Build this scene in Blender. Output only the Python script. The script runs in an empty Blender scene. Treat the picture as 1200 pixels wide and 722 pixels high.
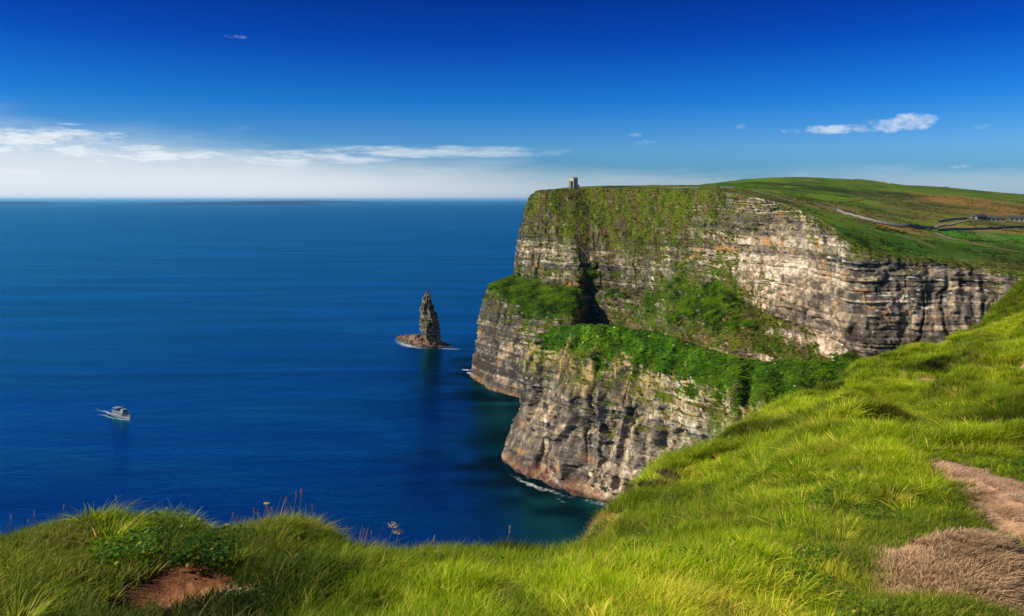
import bpy, math
import numpy as np
from mathutils import Vector

rng = np.random.default_rng(7)
F = 942.0; HZ = 234.0; CAMZ = 175.0
C = bpy.context.scene.collection

HAZE = 1.2e-5
# ------------------------------------------------------------------ helpers
def P(px, py, Y):
    return ((px - 600) / F * Y, Y, CAMZ + (HZ - py) / F * Y)
def Q(px, z, Y):
    return ((px - 600) / F * Y, Y, z)
def W_(px, py, z=-1.5):
    Y = CAMZ * F / (py - HZ)
    return ((px - 600) / F * Y, Y, z)

def _hash(ix, iy, iz, seed):
    h = (ix.astype(np.uint32) * np.uint32(374761393) + iy.astype(np.uint32) * np.uint32(668265263)
         + iz.astype(np.uint32) * np.uint32(2147483647 - 58) + np.uint32((seed * 974711) & 0xffffffff))
    h = (h ^ (h >> np.uint32(13))) * np.uint32(1274126177)
    h = (h ^ (h >> np.uint32(15))) * np.uint32(2246822519)
    return ((h ^ (h >> np.uint32(16))) & np.uint32(0xffffff)).astype(np.float32) / np.float32(0xffffff)
def rnd1(i, seed=0, j=0):
    i = np.asarray(i).astype(np.int64); j = np.zeros_like(i) + np.asarray(j).astype(np.int64)
    return _hash(i, j, np.zeros_like(i), seed)
def noise(x, y, z=0.0, seed=0):
    """value noise in -1..1"""
    x = np.asarray(x, np.float64); y = np.asarray(y, np.float64) + 0 * x; z = np.asarray(z, np.float64) + 0 * x
    xi = np.floor(x).astype(np.int64); yi = np.floor(y).astype(np.int64); zi = np.floor(z).astype(np.int64)
    fx = (x - xi).astype(np.float32); fy = (y - yi).astype(np.float32); fz = (z - zi).astype(np.float32)
    fx = fx * fx * (3 - 2 * fx); fy = fy * fy * (3 - 2 * fy); fz = fz * fz * (3 - 2 * fz)
    def c(a, b, d): return _hash(xi + a, yi + b, zi + d, seed)
    v0 = (c(0,0,0) * (1-fx) + c(1,0,0) * fx) * (1-fy) + (c(0,1,0) * (1-fx) + c(1,1,0) * fx) * fy
    if np.all(fz == 0): v = v0
    else:
        v1 = (c(0,0,1) * (1-fx) + c(1,0,1) * fx) * (1-fy) + (c(0,1,1) * (1-fx) + c(1,1,1) * fx) * fy
        v = v0 * (1 - fz) + v1 * fz
    return v * 2 - 1
def fbm(x, y, z=0.0, o=4, seed=0, g=0.5):
    a = 1.0; t = 0.0; s = 0.0
    for k in range(o):
        t = t + a * noise(x * 2**k, y * 2**k, z * 2**k, seed + 17 * k); s += a; a *= g
    return t / s
def sst(a, b, x):
    t = np.clip((x - a) / (b - a), 0, 1); return t * t * (3 - 2 * t)
def mix(a, b, m):
    m = np.asarray(m)[..., None]; return a * (1 - m) + np.asarray(b) * m

def mesh_obj(name, V, Fc, mat=None, attrs=None, parent=None, smooth=True):
    V = np.asarray(V, np.float32).reshape(-1, 3)
    me = bpy.data.meshes.new(name)
    if isinstance(Fc, np.ndarray):
        n, k = Fc.shape
        me.vertices.add(len(V)); me.vertices.foreach_set('co', V.ravel())
        me.loops.add(n * k); me.loops.foreach_set('vertex_index', Fc.astype(np.int32).ravel())
        me.polygons.add(n); me.polygons.foreach_set('loop_start', np.arange(0, n * k, k, dtype=np.int32))
        me.update(calc_edges=True)
    else:
        me.from_pydata([tuple(v) for v in V], [], [tuple(f) for f in Fc])
    if attrs:
        for an, (ty, da) in attrs.items():
            at = me.attributes.new(an, ty, 'POINT')
            da = np.asarray(da, np.float32)
            if ty == 'FLOAT': at.data.foreach_set('value', da.ravel())
            elif ty == 'FLOAT_VECTOR': at.data.foreach_set('vector', da.ravel())
            elif ty == 'FLOAT_COLOR':
                da = np.concatenate([da.reshape(-1, 3), np.ones((len(V), 1), np.float32)], 1); at.data.foreach_set('color', da.ravel())
    if smooth: me.polygons.foreach_set('use_smooth', np.ones(len(me.polygons), bool))
    me.validate()
    if mat: me.materials.append(mat)
    o = bpy.data.objects.new(name, me); C.objects.link(o)
    if parent: o.parent = parent
    return o
def grid_faces(nu, nv):
    i = np.arange(nu - 1)[:, None]; j = np.arange(nv - 1)[None, :]
    a = i * nv + j
    return np.stack([a, a + 1, a + nv + 1, a + nv], -1).reshape(-1, 4)
def tag(o, label=None, cat=None, group=None, kind=None):
    if label: o['label'] = label
    if cat: o['category'] = cat
    if group: o['group'] = group
    if kind: o['kind'] = kind
    return o
def empty(name, loc, rz=0.0, scale=1.0):
    o = bpy.data.objects.new(name, None); C.objects.link(o); o.location = loc; o.rotation_euler = (0, 0, rz); o.scale = (scale,) * 3
    return o
class MB:
    def __init__(s): s.v = []; s.f = []
    def add(s, v, f):
        n = len(s.v); s.v += [tuple(p) for p in v]; s.f += [tuple(i + n for i in q) for q in f]
    def box(s, x0, x1, y0, y1, z0, z1, rz=0, c=(0, 0)):
        v = [(x, y, z) for z in (z0, z1) for y in (y0, y1) for x in (x0, x1)]
        if rz:
            cr, sr = math.cos(rz), math.sin(rz)
            v = [(c[0] + (x-c[0]) * cr - (y-c[1]) * sr, c[1] + (x-c[0]) * sr + (y-c[1]) * cr, z) for x, y, z in v]
        s.add(v, [(0,2,3,1),(4,5,7,6),(0,1,5,4),(2,6,7,3),(0,4,6,2),(1,3,7,5)])
    def tube(s, pts, radii, n=6, cap=True):
        pts = [Vector(p) for p in pts]; v = []; f = []
        for i, p in enumerate(pts):
            d = (pts[min(i+1, len(pts)-1)] - pts[max(i-1, 0)]).normalized()
            a = d.cross(Vector((0.3, 1, 0.1))).normalized(); b = d.cross(a)
            for k in range(n):
                t = 2 * math.pi * k / n; v.append(p + (a * math.cos(t) + b * math.sin(t)) * radii[i])
        for i in range(len(pts) - 1):
            for k in range(n):
                f.append((i*n+k, i*n+(k+1)%n, (i+1)*n+(k+1)%n, (i+1)*n+k))
        if cap: f.append(tuple(range(n))[::-1]); f.append(tuple(range((len(pts)-1)*n, len(pts)*n)))
        s.add(v, f)
    def build(s, name, mat, parent=None, smooth=False):
        return mesh_obj(name, s.v, s.f, mat, parent=parent, smooth=smooth)

# ------------------------------------------------------------------ materials
def newmat(name, rough=0.9, spec=0.2):
    m = bpy.data.materials.new(name); m.use_nodes = True
    nt = m.node_tree; b = nt.nodes['Principled BSDF']
    b.inputs['Roughness'].default_value = rough; b.inputs['Specular IOR Level'].default_value = spec
    return m, nt, b
def N(nt, t, **kw):
    n = nt.nodes.new(t)
    for k, v in kw.items():
        if k in n.inputs.keys() if hasattr(n.inputs, 'keys') else False: n.inputs[k].default_value = v
        else: setattr(n, k, v)
    return n
def noise_node(nt, scale, detail=4, rough=0.55, vec=None):
    n = nt.nodes.new('ShaderNodeTexNoise'); n.inputs['Scale'].default_value = scale
    n.inputs['Detail'].default_value = detail; n.inputs['Roughness'].default_value = rough
    if vec is not None: nt.links.new(vec, n.inputs['Vector'])
    return n
def math_node(nt, op, a, b=None, c=None):
    n = nt.nodes.new('ShaderNodeMath'); n.operation = op
    for i, v in enumerate((a, b, c)):
        if v is None: continue
        if hasattr(v, 'is_linked') or hasattr(v, 'links'): nt.links.new(v, n.inputs[i])
        else: n.inputs[i].default_value = v
    return n.outputs[0]
def maprange(nt, v, a, b, c, d, smooth=False):
    n = nt.nodes.new('ShaderNodeMapRange'); nt.links.new(v, n.inputs[0])
    if smooth: n.interpolation_type = 'SMOOTHSTEP'
    for i, x in enumerate((a, b, c, d)): n.inputs[i+1].default_value = x
    return n.outputs[0]
def mixc(nt, fac, a, b, blend='MIX'):
    n = nt.nodes.new('ShaderNodeMix'); n.data_type = 'RGBA'; n.blend_type = blend
    for s, v in ((0, fac), (6, a), (7, b)):
        if hasattr(v, 'links'): nt.links.new(v, n.inputs[s])
        elif isinstance(v, (int, float)): n.inputs[s].default_value = v
        else: n.inputs[s].default_value = (*v, 1)
    return n.outputs[2]
def simple(name, col, rough=0.8, var=0.25, scale=1.0, spec=0.2):
    m, nt, b = newmat(name, rough, spec)
    g = nt.nodes.new('ShaderNodeNewGeometry')
    n = noise_node(nt, scale, 4, 0.6, g.outputs['Position'])
    f = maprange(nt, n.outputs[0], 0.3, 0.7, 1 - var, 1 + var)
    h = nt.nodes.new('ShaderNodeHueSaturation'); h.inputs['Color'].default_value = (*col, 1); nt.links.new(f, h.inputs['Value'])
    nt.links.new(h.outputs[0], b.inputs['Base Color'])
    return m
def attr_mat(name, fine=2.0, bump=0.3, dist=0.3, var=0.3, rough=0.95, spec=0.1):
    m, nt, b = newmat(name, rough, spec)
    a = nt.nodes.new('ShaderNodeAttribute'); a.attribute_name = 'Col'
    g = nt.nodes.new('ShaderNodeNewGeometry')
    n = noise_node(nt, fine, 6, 0.65, g.outputs['Position'])
    f = maprange(nt, n.outputs[0], 0.3, 0.7, 1 - var, 1 + var)
    h = nt.nodes.new('ShaderNodeHueSaturation'); nt.links.new(a.outputs['Color'], h.inputs['Color']); nt.links.new(f, h.inputs['Value'])
    nt.links.new(h.outputs[0], b.inputs['Base Color'])
    bp = nt.nodes.new('ShaderNodeBump'); bp.inputs['Strength'].default_value = bump; bp.inputs['Distance'].default_value = dist
    nt.links.new(n.outputs[0], bp.inputs['Height']); nt.links.new(bp.outputs[0], b.inputs['Normal'])
    return m
M_cliff = attr_mat('cliff_rock', 0.9, 0.5, 0.6, 0.28)
M_land = attr_mat('grassland', 0.35, 0.25, 1.0, 0.28)
M_soil = attr_mat('turf_soil', 25.0, 0.8, 0.03, 0.35)
M_stack = attr_mat('stack_rock', 0.5, 0.5, 0.6, 0.3)
M_stone = simple('grey_stone', (0.20, 0.185, 0.165), 0.9, 0.35, 1.2)
M_stonelight = simple('pale_stone', (0.42, 0.38, 0.32), 0.9, 0.25, 1.2)
M_darkhole = simple('dark_opening', (0.01, 0.011, 0.013), 0.6, 0.1, 1)
M_path = simple('gravel_path', (0.24, 0.215, 0.18), 0.95, 0.2, 0.5)
M_track = simple('earth_track', (0.19, 0.15, 0.07), 0.95, 0.25, 0.5)
M_roof = simple('slate_roof', (0.06, 0.065, 0.075), 0.7, 0.3, 0.7)
M_glass = simple('dark_glass', (0.015, 0.02, 0.03), 0.15, 0.1, 1, 0.5)
M_white = simple('white_paint', (0.78, 0.78, 0.76), 0.45, 0.06, 0.5, 0.5)
M_boat = simple('weathered_boat_paint', (0.25, 0.28, 0.33), 0.55, 0.4, 0.6, 0.4)
M_red = simple('red_paint', (0.35, 0.06, 0.05), 0.5, 0.1, 0.5, 0.4)
M_deck = simple('deck_grey', (0.22, 0.27, 0.3), 0.7, 0.2, 1)
M_blue = simple('blue_paint', (0.03, 0.07, 0.22), 0.5, 0.1, 0.5, 0.4)
M_bush = simple('shrub_leaves', (0.04, 0.07, 0.02), 0.9, 0.5, 1.5)
M_skin = simple('skin', (0.5, 0.3, 0.22), 0.6, 0.05, 5)

# ------------------------------------------------------------------ camera, sun, world
cam = bpy.data.cameras.new('camera'); co = bpy.data.objects.new('camera', cam); C.objects.link(co)
co.location = (0, 0, CAMZ); co.rotation_euler = (math.radians(90), 0, 0)
cam.sensor_width = 36; cam.lens = F / 1200 * 36; cam.clip_start = 0.1; cam.clip_end = 400000
cam.shift_y = -(361 - HZ) / 1200
bpy.context.scene.camera = co
SA, SE = math.radians(14), math.radians(33)
sdir = Vector((-math.cos(SE) * math.cos(SA), -math.cos(SE) * math.sin(SA), math.sin(SE)))
sun = bpy.data.lights.new('sun', 'SUN'); sun.energy = 5.0; sun.angle = math.radians(0.5); sun.color = (1.0, 0.87, 0.68)
so = bpy.data.objects.new('sun', sun); C.objects.link(so); so.rotation_euler = (-sdir).to_track_quat('-Z', 'Y').to_euler()
so.location = (0, 0, 400)

world = bpy.data.worlds.new('World'); bpy.context.scene.world = world; world.use_nodes = True
wt = world.node_tree; bg = wt.nodes['Background']; bg.inputs['Strength'].default_value = 0.1
sky = wt.nodes.new('ShaderNodeTexSky'); sky.sky_type = 'NISHITA'; sky.sun_disc = False
sky.sun_elevation = SE; sky.sun_rotation = math.atan2(sdir.x, sdir.y); sky.altitude = 0; sky.air_density = 1.0; sky.dust_density = 0.4; sky.ozone_density = 4.0
hs = wt.nodes.new('ShaderNodeHueSaturation'); hs.inputs['Saturation'].default_value = 1.1; hs.inputs['Value'].default_value = 1.0
wt.links.new(sky.outputs[0], hs.inputs['Color'])
tc = wt.nodes.new('ShaderNodeTexCoord'); sp = wt.nodes.new('ShaderNodeSeparateXYZ'); wt.links.new(tc.outputs['Generated'], sp.inputs[0])
dx, dy, dz = sp.outputs
az = math_node(wt, 'ARCTAN2', dx, dy)                      # radians to the right of the view axis
el = math_node(wt, 'ARCSINE', dz)
def comb(x, y, z=0.0):
    n = wt.nodes.new('ShaderNodeCombineXYZ')
    for i, v in enumerate((x, y, z)):
        if hasattr(v, 'links'): wt.links.new(v, n.inputs[i])
        else: n.inputs[i].default_value = v
    return n.outputs[0]
def AE(px, py):
    a = math.atan2(px - 600, F); return a, math.atan((HZ - py) / F * math.cos(a))
def blob(px, py, wx, wy):
    a, e = AE(px, py)
    x = math_node(wt, 'DIVIDE', math_node(wt, 'SUBTRACT', az, a), wx / F)
    y = math_node(wt, 'DIVIDE', math_node(wt, 'SUBTRACT', el, e), wy / F)
    r = math_node(wt, 'ADD', math_node(wt, 'MULTIPLY', x, x), math_node(wt, 'MULTIPLY', y, y))
    return math_node(wt, 'SUBTRACT', 1.0, r)
def mx(a, b): return math_node(wt, 'MAXIMUM', a, b)
# thin veil above the sea on the left, thinning to the right
n1 = noise_node(wt, 1.0, 6, 0.6, comb(math_node(wt, 'MULTIPLY', az, 5.5), math_node(wt, 'MULTIPLY', el, 34.0), 3.1)).outputs[0]
n2 = noise_node(wt, 1.0, 7, 0.65, comb(math_node(wt, 'MULTIPLY', az, 22.0), math_node(wt, 'MULTIPLY', el, 120.0), 4.7)).outputs[0]
CLOUD = {}
def scl(v, k): return math_node(wt, 'MULTIPLY', v, k)
def add(a, b): return math_node(wt, 'ADD', a, b)
azv = math_node(wt, 'MULTIPLY', az, 1.0)
topel = maprange(wt, az, -0.60, 0.12, 0.080, 0.034)           # height of the veil by azimuth
topel = add(topel, scl(math_node(wt, 'SUBTRACT', n1, 0.5), 0.050))
rel = math_node(wt, 'DIVIDE', el, topel)
veil = maprange(wt, rel, 0.25, 1.35, 1.0, 0.0, True)
veil_side = maprange(wt, az, -0.36, 0.28, 1.0, 0.38, True)
veil = math_node(wt, 'MULTIPLY', veil, veil_side)
veil = math_node(wt, 'MULTIPLY', veil, 0.93)
# torn cirrus on the veil's upper edge
def wisps(blobs, lo, hi, tex, gain):
    m = None
    for b in blobs:
        v = blob(*b); m = v if m is None else mx(m, v)
    m = math_node(wt, 'MAXIMUM', m, 0.0)
    v = add(scl(math_node(wt, 'POWER', m, 0.6), gain), scl(math_node(wt, 'SUBTRACT', tex, 0.5), 2.6))
    return math_node(wt, 'MULTIPLY', maprange(wt, v, lo, hi, 0.0, 1.0, True), maprange(wt, m, 0.0, 0.35, 0.0, 1.0, True))
cir = wisps([(60, 168, 95, 26), (85, 166, 70, 20), (20, 162, 80, 14), (160, 182, 90, 14), (250, 183, 75, 9), (10, 197, 90, 18), (520, 178, 175, 9), (340, 187, 150, 13)], 0.32, 1.5, n2, 1.2)
cir = math_node(wt, 'MULTIPLY', cir, maprange(wt, az, -0.40, 0.1, 1.0, 0.30))
n3 = noise_node(wt, 1.0, 6, 0.62, comb(math_node(wt, 'MULTIPLY', az, 48.0), math_node(wt, 'MULTIPLY', el, 75.0), 1.3)).outputs[0]
cum = wisps([(1070, 142, 27, 11), (1040, 147, 50, 9), (975, 152, 62, 6)], 0.36, 1.25, n3, 1.0)
puf = wisps([(755, 167, 22, 5), (872, 149, 14, 5), (903, 165, 12, 4), (1155, 148, 14, 4), (1120, 196, 20, 4), (276, 43, 16, 4), (745, 158, 16, 4)], 0.60, 1.3, n3, 0.9)
mask = mx(mx(veil, cir), mx(scl(cum, 0.62), scl(puf, 0.3)))
mask = math_node(wt, 'MULTIPLY', mask, maprange(wt, dy, -0.2, 0.2, 0.3, 1.0))
rp = wt.nodes.new('ShaderNodeValToRGB'); wt.links.new(math_node(wt, 'MULTIPLY', el, 1.6), rp.inputs[0])
st4 = [(0.0, (.22,.46,.80)), (.10, (.25,.58,1.0)), (.19, (.045,.40,.96)), (.30, (.006,.19,.76)), (.42, (.003,.085,.52)), (.80, (.07,.18,.52)), (1.0, (.24,.38,.78))]
while len(rp.color_ramp.elements) < len(st4): rp.color_ramp.elements.new(.5)
for e_, (p_, c_) in zip(rp.color_ramp.elements, st4): e_.position = p_; e_.color = (*c_, 1)
skyc = mixc(wt, 1.0, hs.outputs[0], rp.outputs[0], 'MULTIPLY')
wt.links.new(mixc(wt, mask, skyc, (7.3, 7.7, 8.1)), bg.inputs['Color'])

# ------------------------------------------------------------------ thin-plate height fields
class TPS:
    def __init__(s, X, v, reg=1e-4):
        X = np.asarray(X, float); v = np.asarray(v, float); s.X = X; n = len(X)
        K = s.k(np.linalg.norm(X[:, None] - X[None], axis=-1)) + reg * np.eye(n)
        Pm = np.concatenate([np.ones((n, 1)), X], 1)
        A = np.block([[K, Pm], [Pm.T, np.zeros((3, 3))]])
        w = np.linalg.solve(A, np.concatenate([v, np.zeros(3)])); s.w = w[:n]; s.a = w[n:]
    def k(s, r): return np.where(r > 0, r * r * np.log(r + 1e-12), 0)
    def __call__(s, x, y):
        sh = np.shape(x); q = np.stack([np.ravel(x), np.ravel(y)], 1).astype(float); out = np.empty(len(q))
        for i in range(0, len(q), 20000):
            p = q[i:i+20000]; out[i:i+20000] = s.k(np.linalg.norm(p[:, None] - s.X[None], axis=-1)) @ s.w + s.a[0] + p @ s.a[1:]
        return out.reshape(sh)

# ================================================================== MAIN CLIFF (lofted rock face)
# every column: lip, foot of the turf slope, mid wall, wall foot, ledge front, lower wall, waterline
cols = [
 [P(690,223,1150), Q(690,165,1150), Q(685,135,1140), Q(680,100,1130), Q(675,85,1120), Q(668,40,1110), Q(660,-2,1105)],
 [P(650,223,960),  Q(645,165,955),  Q(640,130,950),  Q(632,98,945),   Q(612,85,920),  Q(602,40,905),  Q(590,-2,900)],
 [P(620,230,868),  P(612,258,850),  P(605,290,838),  P(602,322,830),  P(573,334,805), P(562,390,803), W_(553,441)],
 [P(630,223,845),  P(624,262,825),  P(620,296,812),  P(615,328,800),  P(592,348,775), P(582,405,765), W_(574,458)],
 [P(648,221.5,838),P(646,265,812),  P(645,300,795),  P(642,332,778),  P(628,356,738), P(616,415,722), W_(606,468)],
 [P(672,221,835),  P(672,268,800),  P(676,302,775),  P(676,336,758),  P(676,354,726), P(664,405,705), Q(646,-2,695)],
 [P(687,221,836),  P(690,262,803),  P(691,306,781),  P(688,348,769),  P(690,390,764), Q(688,30,770),  Q(686,-2,765)],
 [P(704,221,827),  P(702,266,796),  P(703,306,775),  P(699,350,763),  P(700,390,752), Q(700,30,765),  Q(700,-2,760)],
 [P(718,221,815),  P(716,275,786),  P(716,308,765),  P(716,350,752),  P(722,385,730), Q(715,30,720),  Q(710,-2,715)],
 [P(760,221,790),  P(760,277,752),  P(760,308,735),  P(765,352,712),  P(770,392,680), Q(765,35,670),  Q(760,-2,665)],
 [P(802,221,755),  P(802,270,715),  P(806,300,700),  P(808,348,668),  P(812,402,600), Q(800,40,590),  Q(795,-2,580)],
 [P(845,224,700),  P(850,250,683),  P(848,292,665),  P(850,345,622),  P(856,410,545), Q(850,45,535),  Q(845,-2,530)],
 [P(882,231,645),  P(886,250,632),  P(892,300,618),  P(888,362,596),  P(892,415,520), Q(890,45,510),  Q(885,-2,505)],
 [P(922,240,585),  P(924,256,577),  P(932,310,564),  P(927,377,552),  P(936,425,495), Q(930,45,480),  Q(930,-2,475)],
 [P(958,256,535),  P(962,272,530),  P(968,325,522),  P(965,395,512),  P(970,428,475), Q(965,45,465),  Q(965,-2,460)],
 [P(985,273,497),  P(988,290,492),  P(992,335,486),  P(992,404,478),  P(992,432,455), Q(990,45,445),  Q(990,-2,440)],
 [P(1012,291,482), P(1014,303,479), P(1012,350,474), P(1020,425,468), P(1020,445,450),Q(1020,45,440), Q(1020,-2,435)],
 [P(1060,300,478), P(1060,309,476), P(1060,350,471), P(1064,430,464), P(1064,450,445),Q(1064,45,435), Q(1064,-2,430)],
 [P(1110,306,468), P(1110,315,466), P(1110,352,460), P(1112,430,452), Q(1112,70,430), Q(1112,40,420), Q(1110,-2,415)],
 [P(1160,314,456), P(1160,323,454), P(1160,358,448), P(1160,430,440), Q(1160,70,415), Q(1160,40,405), Q(1160,-2,400)],
 [P(1220,322,436), P(1220,330,434), P(1220,365,428), P(1220,440,420), Q(1220,70,395), Q(1220,40,385), Q(1220,-2,380)],
 [P(1400,335,350), Q(1400,134,348), Q(1400,115,343), Q(1400,85,337), Q(1400,70,320), Q(1400,40,310), Q(1400,-2,305)],
 [P(1800,320,220), Q(1800,150,218), Q(1800,120,213), Q(1800,85,208), Q(1800,70,200), Q(1800,40,190), Q(1800,-2,185)],
]
cols = np.array(cols, float)
#       lip foot mid  base front low water          vegetation weight per control point
veg = np.array([
 [.7,.5,.2,.3,.3,.1,0],[.7,.5,.2,.3,.4,.1,0],[.9,.65,.22,.75,.8,.15,0],[.9,.65,.2,.8,.75,.1,0],[.95,.65,.3,.6,1.,.05,0],[.95,.7,.35,.6,.9,.1,0],
 [.95,.6,.35,.6,.3,.1,0],[.95,.65,.35,.65,.4,.1,0],[.95,.72,.5,.55,.6,.1,0],[.95,.72,.50,.70,.62,.1,0],[.95,.7,.52,.80,.66,.1,0],[.85,.6,.36,.78,.60,.2,0],
 [.6,.3,.10,.58,.62,.2,0],[.6,.35,.05,.25,.45,.1,0],[.7,.3,.05,.15,.45,.1,0],[.75,.25,.05,.12,.45,.1,0],[.8,.3,.08,.12,.7,.1,0],[.85,.25,.1,.1,.4,.1,0],
 [.9,.2,.12,.1,.4,.1,0],[.95,.25,.2,.1,.4,.1,0],[.95,.25,.2,.1,.4,.1,0],[.95,.4,.2,.1,.4,.1,0],[.95,.4,.2,.1,.4,.1,0]])
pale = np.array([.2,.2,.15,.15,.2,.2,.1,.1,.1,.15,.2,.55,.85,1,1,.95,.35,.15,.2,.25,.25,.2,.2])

def resample(ctrl, w, ds, rows_n, sm):
    """loft a (ncol,nrow,3) control net: linear along columns + smoothing, linear down the rows"""
    mid = ctrl[:, 1:5, :2].mean(1); L = np.r_[0, np.cumsum(np.linalg.norm(np.diff(mid, axis=0), axis=1))]
    s = np.arange(0, L[-1], ds); n = len(s)
    G = np.empty((n, ctrl.shape[1], ctrl.shape[2]))
    k = int(sm / ds); ker = np.hanning(2 * k + 3); ker /= ker.sum()
    for r in range(ctrl.shape[1]):
        for c in range(ctrl.shape[2]):
            v = np.interp(s, L, ctrl[:, r, c]); vp = np.pad(v, k + 1, mode='reflect', reflect_type='odd')
            G[:, r, c] = np.convolve(vp, ker, 'valid')
    tt = np.concatenate([np.linspace(i, i + 1, m, endpoint=False) for i, m in enumerate(rows_n)] + [[len(rows_n)]])
    i0 = np.minimum(tt.astype(int), len(rows_n) - 1); f = tt - i0
    return s, tt, G[:, i0] * (1 - f)[None, :, None] + G[:, i0 + 1] * f[None, :, None]

def normals(V):
    du = np.gradient(V, axis=0); dv = np.gradient(V, axis=1)
    n = np.cross(dv, du); n /= np.linalg.norm(n, axis=-1, keepdims=True) + 1e-9
    return n
# bedding planes shared by the whole headland
bz = [-20.0]; brs = np.random.default_rng(3)
while bz[-1] < 260: bz.append(bz[-1] + brs.choice([0.7, 1.1, 1.6, 2.4, 3.6, 5.0], p=[.2, .22, .22, .18, .12, .06]))
bz = np.array(bz)
def beds(z):
    i = np.searchsorted(bz, z) - 1; i = np.clip(i, 0, len(bz) - 2)
    return i, (z - bz[i]) / (bz[i+1] - bz[i])

def rockify(V, s, vegw, palew, rough=1.0, lower=0.0, seed=0, endfix=None):
    nr = normals(V); X, Y, Z = V[..., 0], V[..., 1], V[..., 2]
    S = np.broadcast_to(s[:, None], X.shape)
    hn = nr.copy(); hn[..., 2] *= 0.25; hn /= np.linalg.norm(hn, axis=-1, keepdims=True) + 1e-9
    steep = 1 - np.clip(nr[..., 2], 0, 1)
    rock = sst(0.25, 0.7, steep)
    zz = Z + 2.2 * noise(X / 70, Y / 70, 0, seed + 1) + 0.6 * noise(X / 17, Y / 17, 0, seed + 2)
    bi, bf = beds(zz)
    S2 = S + 2.5 * noise(S / 9, Z / 22, 0, seed + 3) + 0.9 * noise(S / 2.7, Z / 6, 0, seed + 31)
    big = fbm(S2 / 46, Z / 130, 0, 3, seed + 4)
    rib = 1 - np.abs(noise(S2 / 19, Z / 75, 0, seed + 5)) * 2
    rib2 = 1 - np.abs(noise(S2 / 7.5, Z / 38, 0, seed + 6)) * 2
    bp = (rnd1(bi, seed + 7) - 0.5) * 2
    bloc = noise(S / 13 + bi * 3.7, bi * 5.1 + 0.5, 0, seed + 8)
    g1 = np.floor(bi / 4)
    S3 = S2 + 1.6 * noise(S / 3.1, Z / 2.2, 0, seed + 60)
    wv = 4.5 + 6 * rnd1(g1.astype(int), seed + 9)
    blk = rnd1(np.floor(S3 / wv + g1 * 7.3), seed + 10, g1) - 0.5
    wf = 2.2 + 3.2 * rnd1(bi, seed + 11)
    blk2 = rnd1(np.floor(S3 / wf + bi * 2.1), seed + 12, bi) - 0.5
    crack = np.exp(-(np.abs(noise(S2 / 12, Z / 60, 0, seed + 13)) / 0.05) ** 2) * sst(-.35, .25, noise(S / 16, Z / 22, 3, seed + 61))
    crack2 = np.exp(-(np.abs(noise(S3 / 4.6, Z / 19, 0, seed + 62)) / 0.09) ** 2) * sst(-.1, .4, noise(S / 9, Z / 9, 3, seed + 63))
    jm = (.35 + .65 * sst(-.4, .3, noise(S / 34 + bi * 9.1, bi * 3.3, 0, seed + 64))) * (1 - .45 * lower)
    joint = np.exp(-((bf - 0.06) / 0.12) ** 2) * jm * sst(.2, .8, rnd1(bi, seed + 65) + .1)
    niche = sst(0.18, 0.5, fbm(S2 / 13, Z / 9, 0, 3, seed + 66))
    f1 = fbm(X / 6, Y / 6, Z / 5, 5, seed + 14, .6)
    f2 = 1 - 2 * np.abs(fbm(X / 3.1, Y / 3.1, Z / (2.4 + 3.5 * lower), 3, seed + 67))
    lw = lower
    d = big * 5.5 + rib * (1.8 + 2.6 * lw) + rib2 * (0.9 + 1.9 * lw) + bp * (0.95 - 0.55 * lw) * (.4 + .6 * jm) + bloc * 0.8 + blk * (2.0 + .6 * lw) + blk2 * (.8 - .2 * lw) - crack * (2.6 + 1.6 * lw) - crack2 * 1.3 - joint * 1.25 - niche * (1.6 + 1.4 * lw) + f1 * 1.6 + f2 * 0.7
    turf = sst(.55, .8, vegw)
    d = d * (1 - .45 * turf) + turf * (2.4 * fbm(S2 / 8, Z / 30, 0, 3, seed + 68) + 1.2 * fbm(X / 4, Y / 4, Z / 3, 3, seed + 69))
    vb = 1.6 * fbm(X / 9, Y / 9, Z / 14, 3, seed + 15) + 1.5 * fbm(X / 3.4, Y / 3.4, Z / 3.4, 4, seed + 16)
    fade = np.ones_like(Z)
    if endfix is not None: fade = endfix
    D = rough * fade * (rock * d)
    V2 = V + hn * D[..., None] + nr * ((1 - rock) * vb * 0.9 * fade)[..., None]
    # ---- colour of the surface itself
    n2 = normals(V2)
    nz = n2[..., 2]
    lo = fbm(S / 30, Z / 26, 0, 4, seed + 20); mi = fbm(X / 4, Y / 4, Z / 3.2, 4, seed + 21); str_ = fbm(S2 / 1.6, Z / 24, 0, 3, seed + 22)
    bt = rnd1(bi, seed + 23); bg_ = noise(S / 24 + bi * 1.7, bi * 2.3, 0, seed + 24)
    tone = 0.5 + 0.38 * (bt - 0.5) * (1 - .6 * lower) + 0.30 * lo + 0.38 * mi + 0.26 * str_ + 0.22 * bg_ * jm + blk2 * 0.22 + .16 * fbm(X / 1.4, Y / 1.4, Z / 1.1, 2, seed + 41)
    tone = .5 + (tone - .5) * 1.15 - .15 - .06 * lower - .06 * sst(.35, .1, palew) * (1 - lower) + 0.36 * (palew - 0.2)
    dark = np.array([0.048, 0.040, 0.034]); grey = np.array([0.165, 0.138, 0.108]); tan = np.array([0.42, 0.31, 0.185]); cream = np.array([0.66, 0.57, 0.44])
    c = mix(np.broadcast_to(dark, V.shape), grey, sst(0.14, 0.46, tone)); c = mix(c, tan, sst(0.44, 0.72, tone) * 0.85); c = mix(c, cream, sst(0.70, 0.98, tone))
    c = mix(c, grey * 0.8, 0.30 * sst(-.2, .5, noise(S / 40, Z / 20, 3, seed + 50)))
    orange = sst(0.30, 0.62, fbm(S / 11, Z / 9, 0, 4, seed + 25)) * sst(-0.2, 0.5, noise(S / 70, Z / 40, 0, seed + 26))
    c = mix(c, np.array([0.50, 0.23, 0.055]), orange * 0.62)
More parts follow.
